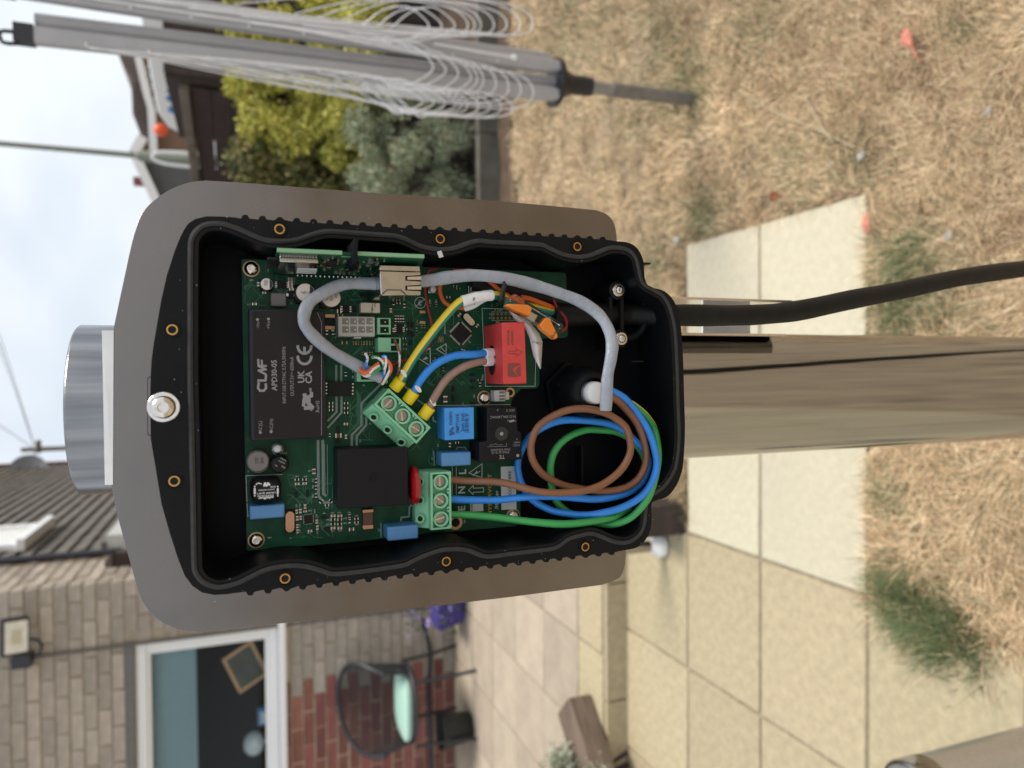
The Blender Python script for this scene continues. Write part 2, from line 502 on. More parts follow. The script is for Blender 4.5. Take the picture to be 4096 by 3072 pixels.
for r in range(14):
    for c in range(len(jx) - 1):
        x0, x1, y0, y1 = jx[c], jx[c+1], jy[r], jy[r+1]
        if (r <= 10 or r == 13) and x1 > -0.55: continue
        key = (round(x1-x0, 3), r, x0 > -0.65)
        if key not in cache:
            cache[key] = slab_variants(x1-x0-GAP, y1-y0-GAP, ['slab_pale' if key[2] else 'slab_yellow'])[0]
        place(path, 'paving_slab', cache[key], (x0+x1)/2, (y0+y1)/2, 0)
g = G(); g.box((-4.6, 2.72, -0.05), (0.30, 5.02, 0.094))
patio = g.obj('patio', M['joint'], label='raised patio of square buff slabs in front of the brick house', kind='structure', origin=(0, 3.8, -0.05))
py = [2.717, 2.95, 3.357, 3.745, 4.143, 4.55, 4.985]
sm_narrow = slab_variants(0.415-GAP, 0.233-GAP*0.6, ['slab_yellow'])[0]
sm_sq = slab_variants(0.415-GAP, 0.402-GAP, ['slab_patio'])[0]
k = -1.21 - 0.415*7
for r in range(6):
    x = k
    while x < 0.2:
        me = sm_narrow if r == 0 else sm_sq
        place(patio, 'patio_slab', me, x + 0.2075, (py[r]+py[r+1])/2, 0.102)
        x += 0.415
# step riser of edging slabs
g = G()
for i in range(8):
    x0 = -3.9 + i*0.5
    g.box((x0+0.004, 2.690, -0.03), (x0+0.496, 2.7165, 0.0935))
g.obj('step_riser', M['slab_yellow'], patio, origin=(-1.5, 2.70, 0))

g = G()
n = 40
vs, fs = [], []
for i in range(n+1):
    x = -0.3 + 8*i/n
    for j in range(9):
        y = 3.99 + j*0.5 + (0.05*math.sin(i*1.7) if j == 0 else 0)
        vs.append((x, y, (0.0 if j == 0 else 0.025 + 0.02*math.sin(i*2.1+j))))
for i in range(n):
    for j in range(8): fs.append((i*9+j, (i+1)*9+j, (i+1)*9+j+1, i*9+j+1))
g.add(vs, fs, 0, True)
g.obj('soil', M['soil'], label='bare dark soil strip along the shrub bed', kind='structure')

# ------------------------------------------------------------------ grass (uncountable)
def blades(n, pos, length, width, lean, cols, name, label, mats, kind='stuff', parent=None, cat=None, az=None):
    """pos (n,3), length (n), width (n), lean (n) in radians from upright, cols (n,3)"""
    if az is None: az = rng.uniform(0, 2*np.pi, n)
    d = np.stack([np.cos(az), np.sin(az)], 1)
    s = np.stack([-d[:, 1], d[:, 0], np.zeros(n)], 1)
    seg = 3
    V = np.zeros((n, 2*seg+1, 3)); C = np.zeros((n, 2*seg+1, 4)); C[..., 3] = 1
    p = pos.copy()
    for k in range(seg + 1):
        t = k / seg
        w = width * (1 - t) * 0.5
        ln = lean * (0.55 + 0.75*t)
        if k > 0:
            stp = length / seg
            p = p + np.stack([d[:, 0]*np.sin(ln)*stp, d[:, 1]*np.sin(ln)*stp, np.cos(ln)*stp], 1)
            p[:, 2] = np.maximum(p[:, 2], pos[:, 2] + 0.001 + 0.002*k)
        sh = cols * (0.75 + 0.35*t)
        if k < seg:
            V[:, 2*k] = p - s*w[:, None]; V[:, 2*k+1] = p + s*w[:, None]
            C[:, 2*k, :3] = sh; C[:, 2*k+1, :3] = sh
        else:
            V[:, 2*k] = p; C[:, 2*k, :3] = sh
    nv = 2*seg+1
    base = (np.arange(n)*nv)[:, None]
    F = []
    quads = np.concatenate([base + np.array([[2*k, 2*k+1, 2*k+3, 2*k+2]]) for k in range(seg-1)], 0)
    tris = base + np.array([[2*seg-2, 2*seg-1, 2*seg]])
    return mesh_np(name, V.reshape(-1, 3), quads, tris, C.reshape(-1, 4), mats, label, kind, parent, cat)
def mesh_np(name, V, quads, tris, C, mt, label=None, kind=None, parent=None, cat=None, origin=None):
    og = np.array(origin) if origin is not None else np.array([V[:, 0].mean(), V[:, 1].mean(), V[:, 2].min()])
    me = bpy.data.meshes.new(name)
    me.vertices.add(len(V)); me.vertices.foreach_set('co', (V - og).ravel())
    nq, ntr = len(quads), len(tris)
    me.loops.add(nq*4 + ntr*3); me.polygons.add(nq + ntr)
    me.loops.foreach_set('vertex_index', np.concatenate([quads.ravel(), tris.ravel()]).astype(np.int32))
    ls = np.concatenate([np.arange(nq)*4, nq*4 + np.arange(ntr)*3]).astype(np.int32)
    me.polygons.foreach_set('loop_start', ls)
    me.update(calc_edges=True)
    at = me.color_attributes.new('col', 'FLOAT_COLOR', 'POINT')
    at.data.foreach_set('color', C.astype(np.float32).ravel())
    me.materials.append(mt)
    o = bpy.data.objects.new(name, me)
    link(o, parent, Vector(og))
    tag(o, label, cat, None, kind)
    return o
# where the lawn is greener: (photo x, photo y, radius m, strength)
green = [(2300, 150, .40, .55), (2600, 200, .30, .55), (2750, 330, .16, .7), (2500, 420, .25, .35), (2830, 880, .12, .8), (2620, 1010, .16, .6),
         (3640, 1050, .09, .8), (3560, 1150, .08, .75), (3720, 1180, .10, .6), (3580, 1280, .06, .8), (3610, 2400, .06, .6), (3780, 2560, .05, .6),
         (3440, 640, .10, .45), (3130, 700, .10, .5), (3050, 50, .15, .4), (2760, 2010, .10, .9), (3560, 1990, .05, .6), (2420, 60, .3, .5), (3860, 130, .05, .4)]
gp = [(GZ(x, y), r, s) for x, y, r, s in green]
def lawn_ok(x, y):
    on = (x < 0.462) & (y > 1.428) & (y < 2.25)
    on |= (x < -0.57) & (y >= 2.2) & (y < 5.2)
    on |= (x < 0.32) & (y >= 2.70)
    on |= (x < -0.62) & (y < 1.45)
    on |= (y > 4.02)
    on |= (x**2 + (y-0.463)**2 < 0.06**2)
    return ~on
def lawn_pts(n, y0, y1):
    y = rng.uniform(y0, y1, n)
    x = rng.uniform(-0.62, 0.82, n)*y*1.0 + rng.uniform(-0.15, 0.15, n)
    k = lawn_ok(x, y)
    return x[k], y[k]
xs, ys = [], []
for a, b, n_ in ((0.85, 1.3, 105000), (1.3, 1.8, 95000), (1.8, 2.5, 95000), (2.5, 4.0, 95000)):
    x, y = lawn_pts(n_, a, b); xs.append(x); ys.append(y)
x = np.concatenate(xs); y = np.concatenate(ys)
bare = np.sin(x*5.3 + 1.9*np.sin(y*4.1)) * np.sin(y*6.1 + 1.6*np.sin(x*5.7)) + 0.5*np.sin(x*17 + 2*np.sin(y*13))*np.sin(y*19)
keep = rng.random(len(x)) < np.clip(0.95 - 0.55*np.clip(bare, 0, 1.2), 0.25, 1)
x, y = x[keep], y[keep]; n = len(x)
nb_ = len(x)
for x_, y_, r_, k_ in ((3560, 2330, .035, 260), (3620, 2400, .045, 750), (3690, 2460, .05, 900), (3770, 2520, .05, 850), (3850, 2580, .035, 380), (3640, 1060, .035, 260), (3600, 1200, .03, 200)):
    q_ = GZ(x_, y_); x = np.concatenate([x, q_.x + rng.normal(0, r_, k_)]); y = np.concatenate([y, q_.y + rng.normal(0, r_, k_)])
n = len(x); tuft = np.arange(n) >= nb_
gs = np.zeros(n)
for p, r, s in gp:
    d2 = ((x-p.x)**2 + (y-p.y)**2) / r**2
    gs = np.maximum(gs, s*np.exp(-d2))
patch = 0.5 + 0.5*np.sin(x*3.1 + 1.3*np.sin(y*2.7)) * np.sin(y*3.7 + 1.1*np.sin(x*4.3))
patch2 = 0.5 + 0.5*np.sin(x*9.1 + 2*np.sin(y*7.7)) * np.sin(y*11.3 + 1.7*np.sin(x*8.3))
isg = (tuft & (rng.random(n) < .78)) | (rng.random(n) < np.clip(np.where(gs > .85, gs*.95, gs*.62) + 0.05 + 0.16*patch*patch2, 0, 0.92))
pal = np.array([[.70, .51, .30], [.46, .30, .17], [.88, .72, .47], [.20, .12, .065], [.60, .41, .25], [.80, .60, .38]])
cols = pal[rng.integers(0, 6, n)] * rng.uniform(0.72, 1.25, (n, 1)) * (0.94 + 0.38*patch)[:, None]
gpal = np.array([[.15, .19, .075], [.10, .145, .06], [.22, .25, .11], [.12, .165, .085]])
cols[isg] = gpal[rng.integers(0, 4, isg.sum())] * rng.uniform(0.7, 1.3, (isg.sum(), 1))
far = np.clip((y-1.0)/3, 0, 1)
near = np.clip((2.0-y)/1.0, 0, 1)
ln = rng.uniform(0.015, 0.068, n) * np.where(rng.random(n) < .08, 1.7, 1.0) * (1 + 0.2*far)
wd = rng.uniform(0.0008, 0.0024, n) * (1 + 0.8*far)
lean = np.where(isg, rng.uniform(0.2, 1.0, n), rng.uniform(0.8, 1.55, n))
ln = np.where(tuft, rng.uniform(.04, .10, n), ln); wd = np.where(tuft, rng.uniform(.0015, .0032, n), wd)
azf = 3.0*np.sin(x*7.3 + 2.1*np.sin(y*5.1)) + 3.0*np.sin(y*8.7 + 1.8*np.sin(x*6.3)) + rng.normal(0, 1.25, n)
pos = np.stack([x, y, np.full(n, -0.014) + rng.uniform(0, 0.010, n)], 1)
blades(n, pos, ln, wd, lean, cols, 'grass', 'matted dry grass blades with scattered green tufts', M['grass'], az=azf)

# ================================================================== BRICK HOUSE (left in the place, bottom in the picture)
HX, HY = -1.27, 5.0
house = thing('brick_house', (HX, HY, 0.1), 'brown brick house with white window and dark tile-hung upper side wall', 'house')
bw, bh, bd, mo = 0.215, 0.065, 0.10, 0.010
def brick_mesh(k, w=bw, d=bd):
    g = G(); g.box((-w/2, 0, -bh/2), (w/2, d, bh/2))
    o = g.obj('tmp', M[k], origin=(0, 0, 0)); me = o.data
    bm = bmesh.new(); bm.from_mesh(me)
    bmesh.ops.bevel(bm, geom=[e for e in bm.edges], offset=0.003, segments=1, affect='EDGES')
    bm.to_mesh(me); bm.free()
    bpy.data.objects.remove(o); return me
BM = {k: brick_mesh(k) for k in ('brick', 'brick_pale', 'brick_red')}
BMH = {k: brick_mesh(k, 0.1025) for k in ('brick', 'brick_red')}
WX1, WZ0, WZ1 = -1.675, 1.30, 2.147            # window: right edge, sill, head
WX0 = WX1 - 1.35
# mortar core with the window opening, frontal wall
core = G()
yb = HY + 0.008
core.box((-4.6, yb, 0.09), (WX0, yb+0.24, 5.2)); core.box((WX1, yb, 0.09), (HX-0.009, yb+0.24, 5.2))
core.box((WX0, yb, 0.09), (WX1, yb+0.24, WZ0)); core.box((WX0, yb, WZ1), (WX1, yb+0.24, 5.2))
core.obj('wall_core', M['mortar'], house)
g = G(); g.box((HX-0.25, HY+0.2481, 0.09), (HX-0.008, 11.5, 5.2)); g.obj('side_wall_core', M['mortar_pale'], house)
redc = G(); redc.box((-4.5, yb-0.0025, 0.11), (-2.20, yb+0.01, WZ0-0.03)); redc.obj('infill_mortar', M['mortar_pale'], house)
rest = G(); cnt = 0
nc = int((5.2-0.1)/0.075)
for c in range(nc):
    z = 0.10 + 0.0375 + c*0.075
    off = 0.1125 if c % 2 else 0.0
    x = HX - bw/2 - (0.0 if c % 2 else 0.0)
    row = []
    if c % 2: row.append((HX - 0.05125, True)); x = HX - 0.1025 - mo - bw/2
    while x > -4.5:
        row.append((x, False)); x -= bw + mo
    for x, half in row:
        w = 0.1025 if half else bw
        if z > WZ0-0.035 and z < WZ1+0.06 and x + w/2 > WX0-0.02 and x - w/2 < WX1+0.01:
            if x - w/2 < WX1 - 0.05: continue
            w2 = (x + w/2) - (WX1+0.012)
            if w2 < 0.04: continue
            g = rest; g.box((WX1+0.012, HY, z-bh/2), (x+w/2, HY+bd, z+bh/2)); continue
        red = x < -2.16 + (0.06 if c % 2 else -0.05) and z < WZ0 - 0.03
        k = 'brick_red' if red else 'brick'
        inview = x > -2.78 and z < 2.95
        if inview:
            dy = random.uniform(-0.003, 0.003)
            inst('brick', (BMH if half else BM)[k], (x + random.uniform(-.003, .003), HY + dy, z + random.uniform(-.002, .002)), house, rot=(0, random.uniform(-.008, .008), 0), scale=(random.uniform(.97, 1.01), 1, random.uniform(.95, 1.03)))
        else:
            rest.box((x-w/2, HY, z-bh/2), (x+w/2, HY+bd, z+bh/2), 1 if red else 0)
rest.obj('brickwork', [M['brick'], M['brick_red']], house, kind='stuff')
# side wall: brick up to the tile hanging, courses running away from the camera
SIDE1 = 5.72
side_rest = G(); cntb = 0
for c in range(nc):
    z = 0.10 + 0.0375 + c*0.075
    y = HY + (0.1025 if c % 2 == 0 else 0.215) + mo + 0.0
    while y < 11.4:
        w = bw
        if z > 2.44 and y + w > SIDE1:
            w = SIDE1 - y
            if w < 0.05: break
        if z > 1.9 and y < 5.8 and z < 2.95 and w == bw:
            o = inst('brick', BM['brick_pale'], (HX + random.uniform(-0.001, 0.001), y + w/2, z), house, rot=(0, 0, math.pi/2))
        else:
            side_rest.box((HX-bd, y, z-bh/2), (HX, y+w, z+bh/2))
        y += w + mo
side_rest.obj('side_brickwork', M['brick_pale'], house, kind='stuff')
# tile hanging on the upper side wall
tg = G()
z = 2.44; c = 0
while z < 5.1:
    y = SIDE1 + (0.0825 if c % 2 else 0.0)
    while y < 11.5:
        j = random.uniform(-0.003, 0.003)
        tg.hexa([(HX+0.012, y+0.003, z+0.17), (HX+0.050+j, y+0.003, z), (HX+0.050+j, y+0.160, z), (HX+0.012, y+0.160, z+0.17)],
                [(HX, y+0.003, z+0.17), (HX+0.030+j, y+0.003, z), (HX+0.030+j, y+0.160, z), (HX, y+0.160, z+0.17)])
        y += 0.165
    z += 0.105; c += 1
tg.obj('tile_hanging', M['tile'], house, kind='stuff')
g = G(); g.box((HX+0.005, SIDE1+0.02, 2.22), (HX+0.14, 11.5, 2.40)); g.box((HX+0.0051, SIDE1+0.01, 2.4005), (HX+0.10, 11.5, 2.435), 1)
g.obj('fascia_board', [M['fascia'], M['lead']], house)
g = G(); g.box((HX+0.0, 11.5, 2.4), (HX+0.075, 11.56, 5.2)); g.obj('corner_trim', M['brick_red'], house)
g = G(); g.cyl((HX+0.04, SIDE1-0.05, 2.30), (HX+0.04, SIDE1-0.05, 5.2), 0.022, n=14); g.obj('downpipe', M['pipe'], house)
g = G()
wy0, wy1, wz0, wz1 = 5.95, 6.75, 2.98, 4.1
g.box((HX+0.045, wy0, wz0), (HX+0.085, wy0+0.07, wz1)); g.box((HX+0.045, wy1-0.07, wz0), (HX+0.085, wy1, wz1))
g.box((HX+0.045, wy0+0.07, wz0), (HX+0.085, wy1-0.07, wz0+0.07)); g.box((HX+0.045, wy0+0.07, wz1-0.07), (HX+0.085, wy1-0.07, wz1))
g.box((HX+0.045, wy0-0.05, wz0-0.05), (HX+0.13, wy1+0.05, wz0-0.002))
w = g.obj('side_window', M['upvc'], house)
g = G(); g.box((HX+0.05, wy0+0.07, wz0+0.07), (HX+0.062, wy1-0.07, wz1-0.07)); g.obj('pane', M['lamp_glass'], w)
g = G(); g.hexa([(-4.7, 4.75, 5.15), (HX+0.28, 4.75, 5.15), (HX+0.28, 11.8, 5.15), (-4.7, 11.8, 5.15)],
                [(-4.7, 4.75, 5.2), (HX+0.28, 4.75, 5.2), (HX-1.2, 11.8, 6.4), (-4.7, 11.8, 6.4)])
g.obj('roof', M['tile'], house)
# window
wf = G()
fw = 0.062
wf.box((WX0, HY+0.02, WZ0), (WX1, HY+0.09, WZ0+fw)); wf.box((WX0, HY+0.02, WZ1-fw), (WX1, HY+0.09, WZ1))
wf.box((WX0, HY+0.02, WZ0+fw), (WX0+fw, HY+0.09, WZ1-fw)); wf.box((WX1-fw, HY+0.02, WZ0+fw), (WX1, HY+0.09, WZ1-fw))
win = wf.obj('window', M['upvc'], house, bev=0.006)
g = G()
a = (WX0+fw, WX1-fw, WZ0+fw, WZ1-fw); iw = 0.022
g.box((a[0], HY+0.035, a[2]), (a[1], HY+0.08, a[2]+iw)); g.box((a[0], HY+0.035, a[3]-iw), (a[1], HY+0.08, a[3]))
g.box((a[0], HY+0.035, a[2]+iw), (a[0]+iw, HY+0.08, a[3]-iw)); g.box((a[1]-iw, HY+0.035, a[2]+iw), (a[1], HY+0.08, a[3]-iw))
g.obj('sash', M['upvc'], win, bev=0.004)
g = G(); g.box((a[0]+iw, HY+0.056, a[2]+iw), (a[1]-iw, HY+0.062, a[3]-iw)); g.obj('pane', M['glass'], win)
g = G(); g.box((WX0-0.04, HY-0.045, WZ0-0.045), (WX1+0.03, HY+0.085, WZ0-0.001)); g.obj('sill', M['upvc'], win, bev=0.005)
g = G(); g.box((WX0-0.1, HY-0.004, WZ1+0.003), (WX1+0.02, HY+0.10, WZ1+0.055)); g.obj('lintel', M['lead'], win)
g = G(); zb = P(781, 2900, HY+0.12).z
g.box((a[0]-0.02, HY+0.13, zb), (a[1]+0.01, HY+0.134, WZ1-0.02)); bl = g.obj('blind', M['blind'], win)
g = G(); g.box((a[0]-0.02, HY+0.124, zb-0.012), (a[1]+0.01, HY+0.140, zb)); g.obj('blind_bar', M['blind'], bl)
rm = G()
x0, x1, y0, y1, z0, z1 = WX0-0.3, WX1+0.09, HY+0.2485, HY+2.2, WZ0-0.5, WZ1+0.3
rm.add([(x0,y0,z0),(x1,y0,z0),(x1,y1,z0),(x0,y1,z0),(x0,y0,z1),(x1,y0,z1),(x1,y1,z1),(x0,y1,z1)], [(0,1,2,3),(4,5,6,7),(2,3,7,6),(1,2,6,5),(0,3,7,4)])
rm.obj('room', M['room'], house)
# things standing on the inner window board
g = G(); g.box((WX0+0.02, HY+0.09, WZ0+0.05), (WX1-0.02, HY+0.2480, WZ0+0.07)); g.obj('window_board', M['upvc'], house)
bz = WZ0 + 0.0705
def on_sill(x, y):
    return P(x, y, HY+0.17).x
g = G()
cx = on_sill(950, 2690)
c0 = Vector((cx+0.02, HY+0.20, bz+0.135))
A, Bv = Vector((0.115, 0, 0.05)), Vector((-0.05, 0, 0.085))
for s in (-1, 1):
    g.obox(c0 + A*s, Vector((0.009, 0, 0.004)), (0, 0.006, 0), Bv + Vector((-0.004, 0, 0.008))); g.obox(c0 + Bv*s, A, (0, 0.0059, 0), Vector((-0.004, 0, 0.009)))
g.obox(c0 + Vector((0, 0.004, 0)), A*0.9, (0, 0.001, 0), Bv*0.9, 1)
g.box((cx-0.02, HY+0.215, bz), (cx+0.03, HY+0.235, bz+0.06))
g.obj('picture_frame', [M['pad'], M['timber_old']], label='small wooden frame leaning inside the house window', cat='frame')
g = G(); cx = on_sill(1000, 2870)
g.box((cx-0.055, HY+0.14, bz), (cx+0.055, HY+0.19, bz+0.062)); g.box((cx-0.04, HY+0.1395, bz+0.015), (cx+0.035, HY+0.141, bz+0.045), 1)
g.obj('carton', [M['blue_cap'], M['print_white']], label='small blue and white carton on the window board indoors', cat='carton')
g = G(); cx = on_sill(950, 2985)
g.lathe((cx, HY+0.17, bz), (0, 0, 1), [(0, .030), (.008, .032), (.012, .012), (.022, .012), (.035, .05), (.06, .073), (.09, .08), (.12, .073), (.148, .045), (.155, .02)], 24)
g.obj('glass_globe', M['clear_led'], label='round grey glass ornament behind the house window', cat='ornament')
# floodlight and its cable
fl = thing('floodlight', P(60, 2640, 4.97), 'square black floodlight with pale lens high on the brick wall', 'floodlight')
q = [P(x, y, d) for x, y, d in ((10, 2632, 4.80), (10, 2482, 4.80), (118, 2467, 4.87), (118, 2612, 4.87))]
def frame_quad(q, depth, nm, mt, parent, inset=0.0, lift=0.0):
    c = sum(q, Vector()) / 4
    nrm = (q[1]-q[0]).cross(q[2]-q[0]).normalized()
    if nrm.y > 0: nrm = -nrm
    qq = [c + (p-c)*(1-inset) + nrm*lift for p in q]
    g = G(); g.hexa(qq, [p - nrm*depth for p in qq]); return g.obj(nm, mt, parent)
body = frame_quad(q, 0.045, 'body', M['pipe'], fl)
frame_quad(q, 0.002, 'lens', M['lamp_glass'], fl, 0.14, 0.0025)
frame_quad(q, 0.001, 'led', M['lamp_led'], fl, 0.62, 0.004)
g = G(); p = P(95, 2640, 4.96); g.box((p.x-0.03, 4.90, p.z-0.045), (p.x+0.04, 4.9985, p.z+0.05)); g.obj('mount', M['pipe'], fl)
g = G(); g.tube([P(115, 2555, 4.9), P(150, 2560, 4.93), P(168, 2585, 4.95), P(150, 2615, 4.95), P(115, 2630, 4.95)], 0.008, sub=5); g.obj('lead', M['pipe'], fl)
g = G(); x_ = P(129, 2628, 4.99).x
g.cyl((x_, 4.990, 0.12), (x_, 4.990, P(125, 2635, 4.98).z), 0.010, n=10)
g.obj('conduit', M['conduit'], label='thin dark cable conduit running up the brick wall to the floodlight', cat='conduit')
g = G(); p = P(498, 2268, 5.45); y_ = 5.42
g.box((HX+0.001, y_-0.05, p.z-0.06), (HX+0.09, y_+0.05, p.z+0.06)); g.hexa([(HX+0.001, y_-0.06, p.z+0.0605), (HX+0.10, y_-0.06, p.z+0.0605), (HX+0.10, y_+0.06, p.z+0.0605), (HX+0.001, y_+0.06, p.z+0.0605)],
    [(HX+0.001, y_-0.02, p.z+0.11), (HX+0.03, y_-0.02, p.z+0.11), (HX+0.03, y_+0.02, p.z+0.11), (HX+0.001, y_+0.02, p.z+0.11)])
g.obj('wall_lantern', M['timber_dark'], label='small dark brown lantern on the side wall beside the downpipe', cat='lantern')

# satellite dish on the far corner
ds = thing('satellite_dish', (HX+0.1, 11.2, 4.0), 'round grey satellite dish at the far corner of the tile-hung wall', 'dish')
c0 = P(118, 1905, 11.2)
g = G(); g.lathe(c0 + Vector((0, 0.05, 0)), Vector((0.2, -1, 0.25)), [(0, .03), (0.01, .12), (0.04, .22), (0.07, .275), (0.075, .275), (0.045, .2), (0.015, .1)], 26); g.obj('reflector', M['dish'], ds)
g = G(); g.tube([c0 + Vector((0, 0.06, 0)), c0 + Vector((-0.05, 0.09, -0.10)), Vector((HX+0.04, 11.33, c0.z-0.12))], 0.015, sub=3); g.obj('bracket', M['lead'], ds)

# ------------------------------------------------------------------ garden chair, cushion, pot, trough, hose
PZ = 0.102
ch = thing('garden_chair', (-2.18, 4.70, PZ), 'dark metal mesh garden chair with curved back by the wall', 'chair')
cl, crr = -2.42, -1.95
cy0, cy1, sz = 4.48, 4.90, PZ+0.40
def leg(pts): 
    g = G(); g.tube(pts, 0.012, n=8, sub=4); g.obj('leg', M['chair_metal'], ch)
leg([(cl+0.02, cy0-0.01, PZ), (cl+0.03, cy0+0.01, PZ+0.2), (cl+0.03, cy0+0.02, sz)])
leg([(crr-0.0, cy0-0.01, PZ), (crr-0.02, cy0+0.01, PZ+0.2), (crr-0.03, cy0+0.02, sz)])
leg([(cl+0.02, cy1+0.04, PZ), (cl+0.03, cy1, PZ+0.2), (cl+0.03, cy1-0.02, sz)])
leg([(crr, cy1+0.04, PZ), (crr-0.02, cy1, PZ+0.2), (crr-0.03, cy1-0.02, sz)])
cxm = (cl+crr)/2
g = G(); ring = [(cxm + 0.245*math.cos(t), 4.69 + 0.225*math.sin(t), sz) for t in [2*math.pi*i/24 for i in range(24)]]
g.tube(ring + [ring[0]], 0.013, n=8, sub=1); 
g.obj('seat_frame', M['chair_metal'], ch)
def back_pt(t, h):                  # t in 0..1 round the barrel back, h in 0..1 up
    an = math.radians(-25 + 230*t)
    rx = 0.245 + 0.045*h; ry = 0.225 + 0.06*h
    top = 0.17 + 0.24*math.sin(math.pi*t)**0.7
    return Vector((cxm + rx*math.cos(an), 4.69 + ry*math.sin(an), sz + 0.01 + top*h))
g = G(); g.tube([back_pt(i/24, 1.0) for i in range(25)], 0.014, n=8, sub=2); g.obj('back_rim', M['chair_metal'], ch)
g = G()
for i in range(61): g.tube([back_pt(i/60, k/4) for k in range(5)], 0.0028, n=4, sub=1)
for k in range(1, 18): g.tube([back_pt(i/30, k/18) for i in range(31)], 0.0028, n=4, sub=1)
g.obj('back_mesh', M['chair_metal'], ch)
g = G()
for i in range(-8, 9):
    w = math.sqrt(max(0, 1-(i/9)**2))*0.225
    g.tube([(cxm+i*0.026, 4.69-w, sz), (cxm+i*0.026, 4.69+w, sz)], 0.0021, n=4, sub=1)
    w = math.sqrt(max(0, 1-(i/9)**2))*0.245
    g.tube([(cxm-w, 4.69+i*0.024, sz+0.001), (cxm+w, 4.69+i*0.024, sz+0.001)], 0.0021, n=4, sub=1)
g.obj('seat_mesh', M['chair_metal'], ch)
g = G(); rr = []
for h, s in ((0.0, .9), (0.012, 1.0), (0.035, 1.0), (0.048, .9), (0.052, .6)):
    rr.append([(cxm + 0.205*s*math.copysign(abs(math.cos(t))**0.6, math.cos(t)), 4.68 + 0.195*s*math.copysign(abs(math.sin(t))**0.6, math.sin(t)), sz+0.0145+h) for t in [2*math.pi*i/32 for i in range(32)]])
g.rings(rr); g.obj('seat_cushion', M['cushion'], label='pale mint seat cushion lying on the dark mesh chair', cat='cushion')
p = GZ(1905, 2935, PZ)
g = G(); g.lathe((p.x, p.y+0.12, PZ), (0, 0, 1), [(0, .085), (.01, .09), (.18, .112), (.185, .12), (.215, .122), (.215, .108), (.18, .104)], 24)
g.obj('bucket', M['pot_black'], label='black plastic pot standing under the mesh garden chair', cat='pot')
# flower trough
tr = thing('flower_trough', (-1.30, 4.78, PZ), 'purple flower trough at the foot of the brick wall', 'trough')
tx0, tx1 = P(1835, 2492, 4.75).x, -1.02
g = G(); g.hexa([(tx0+0.03, 4.68, PZ+0.02), (tx1-0.03, 4.68, PZ+0.02), (tx1, 4.64, PZ+0.2), (tx0, 4.64, PZ+0.2)], [(tx0+0.03, 4.84, PZ+0.02), (tx1-0.03, 4.84, PZ+0.02), (tx1, 4.88, PZ+0.2), (tx0, 4.88, PZ+0.2)])
g.box((tx0+0.05, 4.70, PZ), (tx0+0.08, 4.82, PZ+0.0195)); g.box((tx1-0.08, 4.70, PZ), (tx1-0.05, 4.82, PZ+0.0195))
g.obj('box', M['trough'], tr)
for k, nm, cnt_ in (('petal', 'flowers', 150), ('leafy', 'leaves', 120)):
    g = G()
    for i in range(cnt_):
        c = Vector((random.uniform(tx0-0.02, tx1+0.02), random.uniform(4.60, 4.88), PZ + random.uniform(0.10 if k == 'petal' else 0.05, 0.42)))
        if c.z < PZ+0.2: c.y = 4.615 + random.uniform(-0.02, 0.02)
        a_ = Vector((random.gauss(0, 1), random.gauss(0, 1), random.gauss(0, 1))).normalized()
        b_ = a_.orthogonal().normalized(); r_ = random.uniform(0.008, 0.020); c_ = a_.cross(b_)
        g.add([c+b_*r_, c+c_*r_*0.8, c-b_*r_, c-c_*r_*0.8], [(0, 1, 2, 3)])
    g.obj(nm, M[k], tr, kind='stuff')
g = G()
g.tube([P(1690, 2475, 4.90), P(1712, 2560, 4.93), P(1722, 2640, 4.965), P(1716, 2760, 4.972), P(1722, 2900, 4.972), P(1724, 3000, 4.972), P(1728, 3150, 4.972), P(1730, 3500, 4.972)], 0.014, sub=6)
g.obj('garden_hose', M['pipe'], label='black hose fixed along the foot of the brick wall', cat='hose')

# ------------------------------------------------------------------ timber, tube, shrub at the step
def timber(name, a, b, w, h, mt, label, cat, z0):
    a, b = Vector(a), Vector(b); d = (b-a).normalized(); s = Vector((-d.y, d.x, 0))*w/2
    g = G(); 
    g.hexa([a-s+Vector((0,0,z0)), a+s+Vector((0,0,z0)), a+s+Vector((0,0,z0+h)), a-s+Vector((0,0,z0+h))],
           [b-s+Vector((0,0,z0)), b+s+Vector((0,0,z0)), b+s+Vector((0,0,z0+h)), b-s+Vector((0,0,z0+h))])
    return g.obj(name, M[mt], label=label, cat=cat, bev=0.008)
a = GZ(2395, 2835, 0.10); 
timber('timber_sleeper', (a.x-0.02, 2.88, 0), (a.x-0.60, 2.28, 0), 0.17, 0.11, 'timber', 'weathered wooden sleeper lying at an angle across the step', 'sleeper', 0.105)
a = GZ(2738, 2140); b = GZ(2738, 2015)
g = G(); g.box((a.x, a.y+0.005, -0.014), (b.x, a.y+0.15, 0.155)); g.obj('timber_block', M['timber_dark'], label='dark square timber stub beside the paving edge', cat='timber block', bev=0.006)
stl = thing('metal_leg', GZ(2665, 2190), 'steel tube leg with rounded white foot standing on the paving', 'metal leg')
b = GZ(2668, 2185); 
g = G(); g.cyl((b.x, b.y+0.03, 0.035), (b.x, b.y+0.03, 0.62), 0.023, n=18); g.obj('tube', M['steel'], stl)
g = G(); g.lathe((b.x, b.y+0.03, 0.0015), (0, 0, 1), [(0, .04), (.006, .048), (.02, .048), (.035, .042), (.05, .027), (.06, .0235)], 24); g.obj('foot', M['upvc'], stl)

